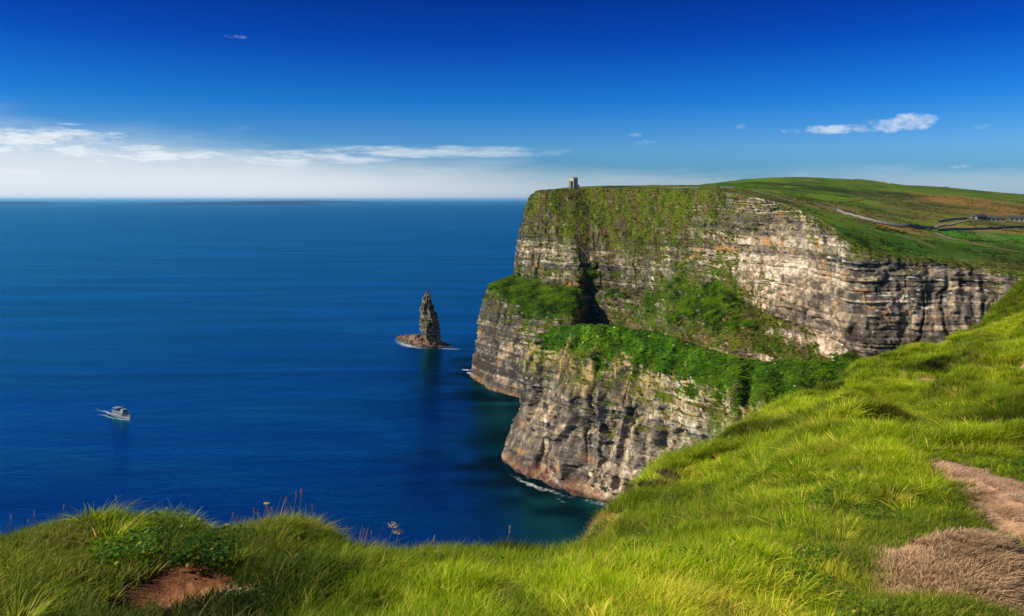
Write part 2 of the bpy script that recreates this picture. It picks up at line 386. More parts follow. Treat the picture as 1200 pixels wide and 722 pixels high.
    wash = sst(0.45, 0.75, fbm(S2 / 5, Z / 60, 0, 3, seed + 27)) * sst(0.35, 0.9, palew)
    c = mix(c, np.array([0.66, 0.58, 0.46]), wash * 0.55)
    guano = sst(0.62, 0.8, noise(S / 3.2, zz / 0.8, 0, seed + 28)) * sst(0.1, 0.5, noise(S / 30, Z / 14, 5, seed + 29))
    c = mix(c, np.array([0.72, 0.70, 0.64]), guano * 0.6 * (1 - sst(0.3, 0.7, vegw)))
    c = mix(c, dark * 0.5, np.clip(crack * 0.75 + crack2 * .5 + joint * 0.5, 0, .85) * rock)
    ylw = lower * sst(48, 64, Z + 5 * lo) * sst(-.3, .3, fbm(S2 / 2.2, Z / 12, 0, 3, seed + 42)) * sst(90, 74, Z)
    c = mix(c, np.array([0.52, 0.36, 0.12]), ylw * .6)
    # wet red-brown tide band
    tide = sst(7.5, 1.5, Z + 3.5 * noise(S / 14, 0 * S, 0, seed + 30) + 2 * mi)
    tc_ = mix(np.broadcast_to(np.array([0.20, 0.105, 0.06]), V.shape), np.array([0.42, 0.27, 0.17]), sst(-.3, .5, mi)); c = mix(c, tc_, tide * 0.88)
    c = mix(c, np.array([0.05, 0.03, 0.025]), sst(1.6, 0.3, Z + 0.8 * mi) * 0.85)
    # vegetation
    vs = vegw * 1.12 - 0.38 + 0.55 * sst(0.25, 0.75, nz) + 0.30 * fbm(S2 / 3.2, Z / 20, 0, 3, seed + 32) + 0.36 * fbm(X / 9, Y / 9, Z / 7, 3, seed + 33) + 0.14 * bp - 0.16 * blk + .18 * fbm(X / 1.8, Y / 1.8, Z / 1.8, 2, seed + 43)
    vm = sst(0.36, 0.56, vs) * (1 - tide) * sst(0.02, 0.2, vegw)
    vt = 0.5 + 0.7 * fbm(X / 6, Y / 6, Z / 6, 4, seed + 34) + 0.30 * noise(X / 1.3, Y / 1.3, Z / 1.3, seed + 35)
    olive = np.array([0.100, 0.118, 0.010]); lush = np.array([0.020, 0.070, 0.003]); brt = np.array([0.080, 0.175, 0.004]); brown = np.array([0.13, 0.085, 0.035])
    lushm = sst(0.56, 0.84, vegw + 0.18 * lo)
    vc = mix(np.broadcast_to(olive, V.shape), np.array([.075, .125, .006]), sst(0.4, 0.9, vt)); vc = mix(vc, brown, 0.85 * sst(0.0, 0.35, fbm(S / 7, Z / 12, 0, 4, seed + 36))); vc = mix(vc, np.array([.035, .05, .012]), .7 * sst(0.05, 0.4, fbm(S / 5, Z / 8, 0, 4, seed + 44)))
    lc = mix(np.broadcast_to(lush, V.shape), brt, sst(0.35, 0.95, vt))
    upper = sst(128, 142, Z) * (1 - lower); lushm = lushm * (1 - 0.93 * upper)
    vc = mix(vc, lc, lushm)
    c = mix(c, vc, vm)
    fl = (rnd1(np.floor(X / 0.9), seed + 37, np.floor(Y / 0.9) * 991 + np.floor(Z / 0.9)) > 0.9965) * lushm * vm * lower
    c = mix(c, np.array([0.6, 0.6, 0.42]), fl * 0.8)
    return V2, c, vm, lushm, nz

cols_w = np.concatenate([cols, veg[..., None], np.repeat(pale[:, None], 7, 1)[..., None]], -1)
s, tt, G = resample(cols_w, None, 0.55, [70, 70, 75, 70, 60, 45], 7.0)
_gx = 600 + F * G[..., 0] / G[..., 1]; _gy = HZ - F * (G[..., 2] - CAMZ) / G[..., 1]; _vis = (G[..., 1] < 860)
_bl = np.zeros(_gx.shape)
for bx0, by0, bw, bh in ((866,384,27,15),(836,372,20,26),(800,372,24,14),(846,352,14,16),(990,424,26,10),(905,410,20,10),(690,322,14,10),(722,345,16,8)):
    _bl = np.maximum(_bl, np.exp(-(((_gx - bx0) / bw) ** 2 + ((_gy - by0) / bh) ** 2) ** 1.5) * _vis)
_bl = _bl * np.clip(.75 + .9 * fbm(G[..., 0] / 6, G[..., 1] / 6, G[..., 2] / 6, 4, 96), 0, 1.3)
G[..., 3] = np.maximum(G[..., 3], _bl * 1.25)
G[..., :3] += (_bl * 4.0)[..., None] * np.array([-.35, -.75, .5])
lipfade = sst(0.0, 0.28, tt)[None, :] * np.ones((len(s), 1))
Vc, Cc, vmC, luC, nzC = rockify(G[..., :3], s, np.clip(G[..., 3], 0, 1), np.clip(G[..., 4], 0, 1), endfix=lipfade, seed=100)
# crumbly crag zone under the lip on the right
Vc_lip = Vc[:, 0].copy()
cl = mesh_obj('cliff', Vc, grid_faces(*Vc.shape[:2]), M_cliff, {'Col': ('FLOAT_COLOR', Cc)})
tag(cl, kind='structure')

# ================================================================== LOWER TERRACE
T = [
 [Q(700,40,640), P(690,388,590), P(672,388,600), Q(660,62,605), Q(650,32,605), Q(640,4,605), Q(635,-2,605)],
 [Q(680,40,600), P(664,384,572), P(645,386,580), Q(640,62,585), Q(632,32,585), Q(620,4,585), Q(615,-2,585)],
 [Q(672,45,590), P(652,384,563), P(632,392,562), P(617,440,559), P(611,488,556), P(593,522,548), W_(588,541)],
 [Q(690,45,570), P(664,382,552), P(647,404,546), P(634,450,540), P(625,500,533), P(612,542,522), W_(606,556)],
 [Q(705,45,560), P(684,381,540), P(670,410,530), P(657,452,524), P(648,512,516), P(640,556,506), W_(635,571)],
 [Q(735,50,545), P(720,382,522), P(706,416,508), P(697,462,499), P(690,522,491), P(684,567,482), W_(679,583)],
 [Q(780,50,525), P(768,389,500), P(758,430,482), P(752,480,474), P(746,540,468), P(738,582,461), W_(732,595)],
 [Q(820,55,510), P(812,404,480), P(802,444,459), P(797,492,450), P(792,550,445), Q(788,4,440), Q(784,-2,436)],
 [Q(860,55,500), P(856,416,464), P(846,460,434), P(842,500,426), Q(840,40,420), Q(836,4,414), Q(834,-2,411)],
 [Q(900,60,495), P(896,423,455), P(884,474,409), P(882,515,400), Q(880,40,395), Q(878,4,390), Q(876,-2,387)],
 [Q(950,60,480), P(944,424,448), P(938,480,392), Q(936,58,385), Q(934,34,380), Q(932,4,376), Q(930,-2,373)],
 [Q(1010,60,470), P(1004,424,446), P(1000,478,384), Q(1000,58,377), Q(1000,34,372), Q(1000,4,368), Q(1000,-2,365)],
 [Q(1110,60,450), Q(1105,84,430), Q(1100,74,370), Q(1100,58,362), Q(1100,34,357), Q(1100,4,353), Q(1100,-2,350)],
 [Q(1400,60,350), Q(1400,80,330), Q(1400,70,290), Q(1400,56,283), Q(1400,34,278), Q(1400,4,273), Q(1400,-2,270)],
]
T = np.array(T, float)
tv = np.tile(np.array([.6, 1., .98, .16, .10, .02, 0.]), (len(T), 1)); tv[:, 2] = .92; tv[5:10, 3] = .38; tv[2, 3] = .25; tv[8:, 3] = .3
tp = np.array([.2, .2, .2, .25, .3, .45, .75, .95, 1., .9, .6, .4, .3, .3])
Tw = np.concatenate([T, tv[..., None], np.repeat(tp[:, None], 7, 1)[..., None]], -1)
s2, tt2, G2 = resample(Tw, None, 0.42, [12, 85, 60, 90, 80, 35], 4.0)
_e = noise(s2 / 9, 0 * s2, 0, 95)[:, None] * sst(.9, 1.6, tt2)[None] * sst(2.9, 2.0, tt2)[None]; G2[..., 2] += 3.0 * _e; G2[..., 3] -= .35 * np.abs(_e) * sst(1.2, 2.0, tt2)[None]
# scalloped front edge of the turf
Vt, Ct, vmT, luT, nzT = rockify(G2[..., :3], s2, np.clip(G2[..., 3], 0, 1), np.clip(G2[..., 4], 0, 1), lower=1.0, seed=300)
tag(mesh_obj('cliff_terrace', Vt, grid_faces(*Vt.shape[:2]), M_cliff, {'Col': ('FLOAT_COLOR', Ct)}), kind='structure')

# ================================================================== PLATEAU
ctl = [tuple(p) for p in cols[:, 0]]
ctl += [P(671,221.5,870), P(760,221,860), P(800,221,900), P(850,219.5,900), P(850,218.5,1050), P(880,214,1200), P(915,210,1250), P(945,208.5,1300), P(1000,210.5,1400), P(1040,216,1500),
        P(900,222,820), P(945,229,820), P(945,240,690), P(1000,252,650), P(1000,232,950), P(1000,223,1150), P(1060,275,570), P(1050,258,640), P(1060,240,830), P(1060,224,1200),
        P(1110,276,610), P(1100,262,700), P(1100,244,860), P(1100,230,1100), P(1110,219.5,1550), P(1150,225,1600), P(1200,228,1800), P(1160,285,560), P(1200,292,540), P(1200,277,640), P(1200,262,760), P(1200,244,1000), P(1200,234,1350),
        P(1400,262,800), P(1400,240,1300), P(1400,232,2000), P(1400,300,480), P(1800,280,500), P(1800,240,1500), P(2600,250,500), (900,2600,150), (300,2600,150), (300,1900,175), (140,1500,170), (130,1200,178), (600,2300,165), (1500,2500,150), (700,60,172), (420,140,163)]
ctl = np.array(ctl)
hp = TPS(ctl[:, :2] / 400, ctl[:, 2], 1e-5)
def plateau_z(X, Y):
    base = hp(np.asarray(X) / 400, np.asarray(Y) / 400)
    return base
lip = G[:, 0, :3]; step = 3; lipd = np.concatenate([Vc_lip[::step], Vc_lip[-1:]])
nL = len(lipd); sL = np.linspace(0, 1, nL)
far_ctl = np.array([(150, 1500), (260, 2000), (420, 2500), (800, 2900), (1500, 2900), (2300, 2400), (2600, 1500), (2400, 500), (1500, -50)], float)
ft = np.linspace(0, 1, len(far_ctl)); far = np.stack([np.interp(sL, ft, far_ctl[:, 0]), np.interp(sL, ft, far_ctl[:, 1])], 1)
nv = 420; v = np.linspace(0, 1, nv) ** 2.1
PX = lipd[:, None, 0] * (1 - v) + far[:, None, 0] * v; PY = lipd[:, None, 1] * (1 - v) + far[:, None, 1] * v
dl = np.hypot(PX - lipd[:, None, 0], PY - lipd[:, None, 1])
def hum(X, Y): return 1.8 * fbm(X / 60, Y / 60, 0, 3, 501) + 0.8 * fbm(X / 14, Y / 14, 0, 3, 502)
zb = plateau_z(PX, PY)
zerr = lipd[:, 2] - zb[:, 0]
PZ = zb + zerr[:, None] * np.exp(-dl / 12) + hum(PX, PY) * sst(2, 60, dl) * 0.8 + 0.25 * noise(PX / 3, PY / 3, 0, 503) * sst(0.5, 5, dl)
_key = (PX, PY, PZ)
def plat_h(X, Y):
    X = np.atleast_1d(X).astype(float); Y = np.atleast_1d(Y).astype(float); out = []
    for x, y in zip(X, Y):
        d = (PX - x) ** 2 + (PY - y) ** 2; i = np.unravel_index(np.argpartition(d.ravel(), 4)[:4], d.shape)
        w = 1 / (d[i] + .05); out.append((PZ[i] * w).sum() / w.sum())
    return np.array(out)
# screen position of every plateau vertex is only used to look up where a feature of the photograph stands
SPX = 600 + F * PX / PY.clip(1); SPY = HZ - F * (PZ - CAMZ) / PY.clip(1)
lipd_px = 600 + F * lipd[:, 0] / lipd[:, 1]
def plat_at(px, py, ymin=0, ymax=2600):
    yl = lipd[np.argmin(np.abs(lipd_px - px) + 1e3 * (lipd[:, 1] > 900)), 1] + 2
    Y = np.geomspace(max(yl, ymin), ymax, 1500); X = (px - 600) / F * Y; z = plateau_z(X, Y); zr = CAMZ + (HZ - py) / F * Y
    i = int(np.argmax(z >= zr)) if np.any(z >= zr) else int(np.argmax((z - zr) / Y))
    return np.array([X[i], Y[i], float(plat_h(X[i], Y[i])[0])])
n1_ = fbm(PX / 45, PY / 45, 0, 4, 510); n2_ = fbm(PX / 9, PY / 9, 0, 3, 511); n3_ = fbm(PX / 140, PY / 140, 0, 3, 512)
gr = np.array([0.050, 0.130, 0.006]); grb = np.array([0.125, 0.215, 0.008]); ol = np.array([0.13, 0.125, 0.025]); br = np.array([0.19, 0.12, 0.045])
pc = mix(np.broadcast_to(gr, PX.shape + (3,)), grb, sst(-.3, .4, n1_ + .4 * n2_)); pc = mix(pc, ol, sst(0.0, .45, n3_ + .3 * n1_) * .7)
def patch(px, py, rx, ry, col, k, warp=0.5, ymin=0):
    global pc
    a = plat_at(px, py, ymin)
    u = PX - a[0]; w = PY - a[1]
    m = sst(1.25, 0.75, np.sqrt((u / rx) ** 2 + (w / ry) ** 2) + warp * n1_ + 0.25 * n2_) * k
    pc = mix(pc, np.array(col), m)
patch(1150, 243, 130, 260, (0.27, 0.165, 0.04), .95)
patch(1095, 250, 60, 90, (0.17, 0.13, 0.04), .6)
patch(1140, 268, 56, 32, (0.26, 0.18, 0.045), .85)
patch(1050, 266, 44, 22, (0.27, 0.19, 0.05), .85)
patch(1000, 247, 50, 40, (0.22, 0.18, 0.04), .7)
patch(985, 222, 90, 130, (0.016, 0.050, 0.006), .9)  # shaded hollow painted as dark green into the grass colour
patch(1000, 214, 160, 120, (0.10, 0.19, 0.012), .7, .3, 1100)
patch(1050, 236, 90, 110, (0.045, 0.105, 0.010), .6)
patch(1185, 281, 62, 34, (0.062, 0.215, 0.012), .95, .12)
patch(1110, 290, 60, 22, (0.035, 0.10, 0.008), .7)
patch(1170, 300, 60, 24, (0.035, 0.105, 0.008), .8)
pc = mix(pc, np.array([.030, .060, .008]), .55 * sst(.12, .4, fbm(PX / 26, PY / 38, 0, 4, 520))); pc = mix(pc, np.array([.20, .17, .05]), .5 * sst(.2, .45, fbm(PX / 18, PY / 50, 0, 4, 521)))
edge_m = sst(10, 0, dl + 3 * n2_) * 0.6; pc = mix(pc, np.array([0.17, 0.13, 0.06]), edge_m * sst(0, .4, n1_ + .2))
edge0 = sst(3.0, 0.0, dl); pc = mix(pc, np.concatenate([Cc[::step, 0], Cc[-1:, 0]])[:, None, :], edge0)
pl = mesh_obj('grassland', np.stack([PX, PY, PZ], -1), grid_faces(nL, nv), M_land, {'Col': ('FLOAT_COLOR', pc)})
tag(pl, kind='structure')

def drape(name, pts, width, mat, lift=0.35, group=None):
    p3 = np.array([plat_at(*p) for p in pts]); L = np.r_[0, np.cumsum(np.hypot(*np.diff(p3[:, :2], axis=0).T))]
    n = max(8, int(L[-1] / 4)); t = np.linspace(0, L[-1], n); X = np.interp(t, L, p3[:, 0]); Y = np.interp(t, L, p3[:, 1])
    k = np.hanning(9); k /= k.sum(); X = np.convolve(np.pad(X, 4, mode='edge'), k, 'valid'); Y = np.convolve(np.pad(Y, 4, mode='edge'), k, 'valid')
    T_ = np.stack([np.gradient(X), np.gradient(Y)], 1); T_ /= np.linalg.norm(T_, axis=1, keepdims=True) + 1e-9
    Nn = np.stack([-T_[:, 1], T_[:, 0]], 1)
    return X, Y, T_, Nn
def strip(name, pts, width, mat, lift=0.3):
    X, Y, T_, Nn = drape(name, pts, width, mat)
    V = []
    for o in np.linspace(-.5, .5, 5):
        x = X + Nn[:, 0] * o * width; y = Y + Nn[:, 1] * o * width; V.append(np.stack([x, y, plat_h(x, y) + lift], 1))
    V = np.stack(V, 1); V[:, :, 2] = np.maximum(V[:, :, 2], V[:, :, 2].mean(1, keepdims=True))
    return tag(mesh_obj(name, V, grid_faces(*V.shape[:2]), mat), kind='structure')
strip('path', [(955,239),(990,248),(1010,256),(1040,263),(1085,268),(1096,266),(1105,264),(1130,260),(1150,258)], 3.6, M_path)
strip('path', [(870,222),(900,228),(930,237),(957,241)], 2.4, M_path)
strip('track', [(965,240),(1000,248),(1030,256),(1060,266),(1080,269)], 4, M_track)
strip('track', [(940,232),(970,237),(1010,235),(1040,230),(1060,229)], 2.4, M_track)
strip('track', [(1075,272),(1100,277),(1120,282),(1160,291),(1198,297)], 4, M_track)
strip('path', [(1092,272),(1100,274),(1112,279),(1122,283)], 3.2, M_path)

def wall_run(pts, h, w, label, cat='stone wall', name='stone_wall', mat=M_stone, group=None, off=0):
    X, Y, T_, Nn = drape(name, pts, w, mat); z = plat_h(X + Nn[:, 0] * off, Y + Nn[:, 1] * off)
    X = X + Nn[:, 0] * off; Y = Y + Nn[:, 1] * off
    m = MB(); prev = None
    hh = h * (1 + .12 * (rng.random(len(X)) - .5))
    V = []
    for o, k in ((-.5, 0), (-.45, 1), (.45, 1), (.5, 0)):
        V.append(np.stack([X + Nn[:, 0] * w * o, Y + Nn[:, 1] * w * o, z + (hh if k else -1.2)], 1))
    V = np.stack(V, 1)
    o = mesh_obj(name, V, grid_faces(*V.shape[:2]), mat, smooth=False)
    return tag(o, label, cat, group)
wall_run([(988,247),(1000,252),(1020,258),(1045,262),(1090,266)], 2.0, 0.8, 'long grey flagstone wall running beside the pale cliff path', off=-5)
wall_run([(1098,270),(1130,270),(1165,269),(1200,266)], 1.6, 0.8, 'grey stone wall along the top of the bright green field')
wall_run([(1106,262),(1125,259),(1140,257)], 1.4, 0.7, 'short grey stone wall beside the bend of the path', off=5)
# far skyline walls
for pts, lab in (([(705,220.6),(740,220.4),(780,220.3),(822,220)], 'low dark wall on the skyline right of the tower'),
                 ([(1000,210.5),(1030,213.5),(1045,216.5)], 'dark hedge line running down the top of the green hill')):
    wall_run(pts, 1.4, 1.0, lab)

# pale roadside wall on the skyline
a = plat_at(852, 220.5); g = MB(); g.box(-7, 7, -.4, .4, -1, 1.9); g.box(-7.2, 7.2, -.55, .55, 1.9, 2.1)
o = g.build('stone_wall', M_stonelight); o.location = a; tag(o, 'short pale stone wall on the skyline left of the green hill', 'stone wall')

# ------------------------------------------------------------------ visitor centre buildings sunk in the hillside
def building(px, py, w, d, h, rz, label, roofmat=M_roof):
    a = plat_at(px, py); r = empty('hillside_building', a, rz); tag(r, label, 'building', 'dark roofed buildings set into the hillside')
    m = MB(); m.box(-w/2, w/2, -d/2, d/2, -3, h); m.build('wall', M_stone, r)
    rf = MB()
    rf.add([(-w/2-.6, -d/2-.6, h), (w/2+.6, -d/2-.6, h), (w/2+.6, d/2+.6, h), (-w/2-.6, d/2+.6, h), (-w/2-.6, 0, h+d*.28), (w/2+.6, 0, h+d*.28)],
           [(0,1,5,4),(2,3,4,5),(0,4,3),(1,2,5),(3,2,1,0)]); rf.build('roof', roofmat, r)
    for k in range(int(w // 4)):
        x = -w/2 + 2 + k * 4
        win = MB(); win.box(x-.9, x+.9, -d/2-.08, -d/2+.05, 0.9, h-.5); win.build('window', M_glass, r)
    dr = MB(); dr.box(-w/2-.07, -w/2+.05, -1, 1, 0, 2.2); dr.build('door', M_darkhole, r)
    return r
building(1147, 256.5, 13, 8, 2.6, 0.35, 'leftmost small dark roofed building above the end of the curving path')
building(1168, 258.5, 12, 8, 2.6, -0.25, 'middle dark roofed building set low in the hillside')
building(1193, 258.5, 15, 9, 3.2, -0.45, 'largest dark roofed building at the right edge of the hillside')
# ------------------------------------------------------------------ tower
a = np.array(P(672.3, 221.8, 866)); tw = empty('stone_tower', a, math.radians(38)); tw.scale = (1.18,) * 3; tag(tw, 'small square stone lookout tower with a turret on the cliff top', 'tower')
m = MB(); m.box(-2.7, 2.7, -2.7, 2.7, -3, 10.2); m.build('tower_wall', M_stonelight, tw)
m = MB()
for k in range(4):
    for sgn in (-1, 1):
        x = -2.35 + k * 1.57; m.box(x-.42, x+.42, sgn*2.75-.25, sgn*2.75+.25, 10.2, 11.1); m.box(sgn*2.75-.25, sgn*2.75+.25, x-.40, x+.40, 10.21, 11.08)
m.build('battlement', M_stonelight, tw)
m = MB(); m.box(-4.6, -2.72, -1.2, 1.7, -3, 7.0); m.box(-4.75, -2.74, -1.35, 1.85, 7.0, 7.5); m.build('turret', M_stone, tw)
for z in (2.2, 6.4):
    m = MB(); m.box(-.45, .45, -2.78, -2.6, z, z+1.5); m.build('window', M_darkhole, tw)
    m = MB(); m.box(2.6, 2.78, -.45, .45, z, z+1.5); m.build('window', M_darkhole, tw)
m = MB()
for i in range(9):
    t0 = math.pi * i / 9; t1 = math.pi * (i+1) / 9
    x0, z0, x1, z1 = 4.6 - 1.5*math.cos(t0), 2.2+1.3*math.sin(t0), 4.6-1.5*math.cos(t1), 2.2+1.3*math.sin(t1)
    m.add([(x0,-.4,z0),(x1,-.4,z1),(x1,-.4,4.2),(x0,-.4,4.2),(x0,.4,z0),(x1,.4,z1),(x1,.4,4.2),(x0,.4,4.2)], [(0,1,2,3),(7,6,5,4),(0,4,5,1),(3,2,6,7)])
m.box(6.1, 6.8, -.4, .4, -2, 4.2); m.box(2.72, 3.1, -.4, .4, -2, 4.2); m.build('arch_wall', M_stone, tw)

# ------------------------------------------------------------------ people on the cliff paths
def person_mesh(coat, h):
    V = []; Fc = []; n = 8
    # torso+legs as one lofted figure: two legs merged into hips, shoulders, neck, head; arms inside the outline
    rings = []
    def ring(cx, cz, rx, ry): return [(cx + rx*math.cos(2*math.pi*k/n), ry*math.sin(2*math.pi*k/n), cz) for k in range(n)]
    m = MB()
    prof = [(0.46, .10, .09), (0.52, .105, .075), (0.60, .09, .065), (0.70, .11, .07), (0.79, .13, .07), (0.83, .07, .05), (0.865, .035, .035), (0.90, .048, .055), (0.945, .052, .06), (0.98, .04, .045), (1.0, .012, .015)]
    v = []; f = []
    for z, rx, ry in prof: v += ring(0, z*h, rx*h*.95, ry*h)
    for i in range(len(prof)-1):
        for k in range(n): f.append((i*n+k, i*n+(k+1)%n, (i+1)*n+(k+1)%n, (i+1)*n+k))
    m.add(v, f)
    for sgn in (-1, 1):
        m.tube([(sgn*.055*h, 0, .50*h), (sgn*.06*h, .01, .27*h), (sgn*.065*h, -.01, .03*h), (sgn*.065*h, .05*h, 0.0)], [.06*h, .042*h, .028*h, .03*h], 6)
        m.tube([(sgn*.115*h, 0, .80*h), (sgn*.15*h, .01, .63*h), (sgn*.15*h, .03*h, .47*h)], [.036*h, .028*h, .02*h], 6)
    return m.build('body', M_skin)
ppl = [(711, 220.9, 'person in dark clothes standing apart right of the cliff top tower', M_blue), (936, 226, 'person in a pale jacket on the path below the dark hollow', M_white),
       (925, 219.5, 'person in white near the top of the left hill slope', M_white), (968, 239, 'person in red where the two paths meet', M_red), (1038, 262, 'person in white walking beside the long wall', M_white), (1100, 264.5, 'person in blue at the bend of the path', M_blue)]
def make_person(px, py, label, mt):
    a = plat_at(px, py); h = 1.75
    r = empty('person', a, 0.6); tag(r, label, 'person', 'walkers on the cliff top')
    b = person_mesh(mt, h); b.parent = r
    m = MB(); v = []; n = 8; f = []
    for z, rx, ry in [(0.44, .125, .10), (0.52, .12, .085), (0.60, .10, .075), (0.70, .12, .08), (0.79, .14, .08), (0.84, .05, .05)]:
        v += [(rx*h*math.cos(2*math.pi*k/n), ry*h*math.sin(2*math.pi*k/n), z*h) for k in range(n)]
    for i in range(5):
        for k in range(n): f.append((i*n+k, i*n+(k+1)%n, (i+1)*n+(k+1)%n, (i+1)*n+k))
    m.add(v, f)
    m.build('jacket', mt, r, True)
    t = MB()
    for sgn in (-1, 1): t.tube([(sgn*.055*h, 0, .49*h), (sgn*.06*h, .01, .27*h), (sgn*.065*h, -.01, .06*h)], [.068*h, .050*h, .036*h], 6)
    t.build('trousers', M_roof, r, True)
for p in ppl: make_person(*p)
# shrubs on the skyline
def shrub(px, py, r_, label):
    a = plat_at(px, py); m = MB(); rs = np.random.default_rng(int(px))
    for k in range(220):
        t = rs.random() * 6.28; u = rs.random(); rr = r_ * math.sqrt(rs.random()); z = u * r_ * .9
        c = np.array([rr * math.cos(t) * 1.3, rr * math.sin(t), z * (1 - .4 * rr / r_) + .1]); d = rs.normal(size=(3, 3)) * .28
        m.add([c + d[0], c + d[1], c + d[2]], [(0, 1, 2)])
    r = empty('shrub', a); tag(r, label, 'shrub'); m.build('foliage', M_bush, r)
    s_ = MB(); s_.tube([(0, 0, -.5), (.1, 0, .6), (.3, .1, 1.4)], [.15, .11, .05]); s_.build('stem', M_track, r)
shrub(1109, 219.8, 3.0, 'lone dark shrub on the skyline of the far hill')
shrub(1104, 220.2, 1.8, 'smaller dark shrub just left of the lone skyline shrub')

# ================================================================== SEA
def sea_mat():
    m = bpy.data.materials.new('sea_water'); m.use_nodes = True; nt = m.node_tree; nt.nodes.clear(); out = nt.nodes.new('ShaderNodeOutputMaterial')
    g = nt.nodes.new('ShaderNodeNewGeometry'); pos = g.outputs['Position']
    mp = nt.nodes.new('ShaderNodeMapping'); nt.links.new(pos, mp.inputs[0]); mp.inputs['Scale'].default_value = (0.40, 1.0, 1.0); mp.inputs['Rotation'].default_value = (0, 0, 0.35)
    big = noise_node(nt, 0.0062, 6, 0.62, mp.outputs[0]); big.inputs['Distortion'].default_value = 1.2
    mid = noise_node(nt, 0.014, 4, 0.6, mp.outputs[0])
    f = maprange(nt, big.outputs[0], 0.40, 0.62, 0.0, 1.0, True)
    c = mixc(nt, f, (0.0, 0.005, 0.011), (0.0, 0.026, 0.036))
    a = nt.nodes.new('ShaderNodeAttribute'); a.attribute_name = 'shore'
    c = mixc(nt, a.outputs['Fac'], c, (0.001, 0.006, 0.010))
    w1 = noise_node(nt, 0.35, 6, 0.62, mp.outputs[0]); w2 = noise_node(nt, 0.06, 3, 0.5, mp.outputs[0])
    h = math_node(nt, 'ADD', w1.outputs[0], math_node(nt, 'MULTIPLY', w2.outputs[0], 1.5))
    bp = nt.nodes.new('ShaderNodeBump'); bp.inputs['Distance'].default_value = 0.9
    nt.links.new(maprange(nt, mid.outputs[0], 0.3, 0.7, 0.30, 0.55), bp.inputs['Strength']); nt.links.new(h, bp.inputs['Height'])
    d = nt.nodes.new('ShaderNodeBsdfDiffuse'); nt.links.new(c, d.inputs['Color']); nt.links.new(bp.outputs[0], d.inputs['Normal'])
    gl = nt.nodes.new('ShaderNodeBsdfGlossy'); gl.inputs['Color'].default_value = (.06, .58, .76, 1); gl.inputs['Roughness'].default_value = .2; nt.links.new(bp.outputs[0], gl.inputs['Normal'])
    fr = nt.nodes.new('ShaderNodeFresnel'); fr.inputs['IOR'].default_value = 1.33; nt.links.new(bp.outputs[0], fr.inputs['Normal'])
    mx_ = nt.nodes.new('ShaderNodeMixShader'); mp2 = nt.nodes.new('ShaderNodeMapping'); nt.links.new(pos, mp2.inputs[0]); mp2.inputs['Scale'].default_value = (0.16, 1.0, 1.0); mp2.inputs['Rotation'].default_value = (0, 0, 0.22)
    stn = noise_node(nt, 0.011, 5, 0.6, mp2.outputs[0]); stn.inputs['Distortion'].default_value = 0.8
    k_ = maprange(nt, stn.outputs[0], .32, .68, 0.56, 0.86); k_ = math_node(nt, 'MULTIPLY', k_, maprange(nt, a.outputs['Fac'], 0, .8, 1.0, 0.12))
    nt.links.new(math_node(nt, 'MULTIPLY', fr.outputs[0], k_), mx_.inputs[0]); nt.links.new(d.outputs[0], mx_.inputs[1]); nt.links.new(gl.outputs[0], mx_.inputs[2]); nt.links.new(mx_.outputs[0], out.inputs[0])
    return m
M_sea = sea_mat()
ys = np.concatenate([np.linspace(-300, 300, 20, endpoint=False), np.linspace(300, 1100, 400, endpoint=False), np.geomspace(1100, 200000, 120)])
us = np.linspace(-1, 1, 500); Xs = us[None, :] * (np.maximum(ys, 300)[:, None] * 1.6 + 500); Ys = np.broadcast_to(ys[:, None], Xs.shape)
# distance to the visible waterlines
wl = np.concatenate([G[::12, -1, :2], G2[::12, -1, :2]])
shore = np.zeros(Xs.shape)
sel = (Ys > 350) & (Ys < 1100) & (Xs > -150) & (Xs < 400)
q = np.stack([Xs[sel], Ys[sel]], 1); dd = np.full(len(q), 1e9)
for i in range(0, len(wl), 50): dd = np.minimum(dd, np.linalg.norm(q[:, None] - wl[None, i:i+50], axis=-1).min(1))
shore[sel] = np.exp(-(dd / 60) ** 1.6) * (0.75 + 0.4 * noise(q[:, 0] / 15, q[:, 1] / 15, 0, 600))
tag(mesh_obj('sea', np.stack([Xs, Ys, 0 * Xs], -1), grid_faces(*Xs.shape)[:, ::-1], M_sea, {'shore': ('FLOAT', shore)}), kind='structure')

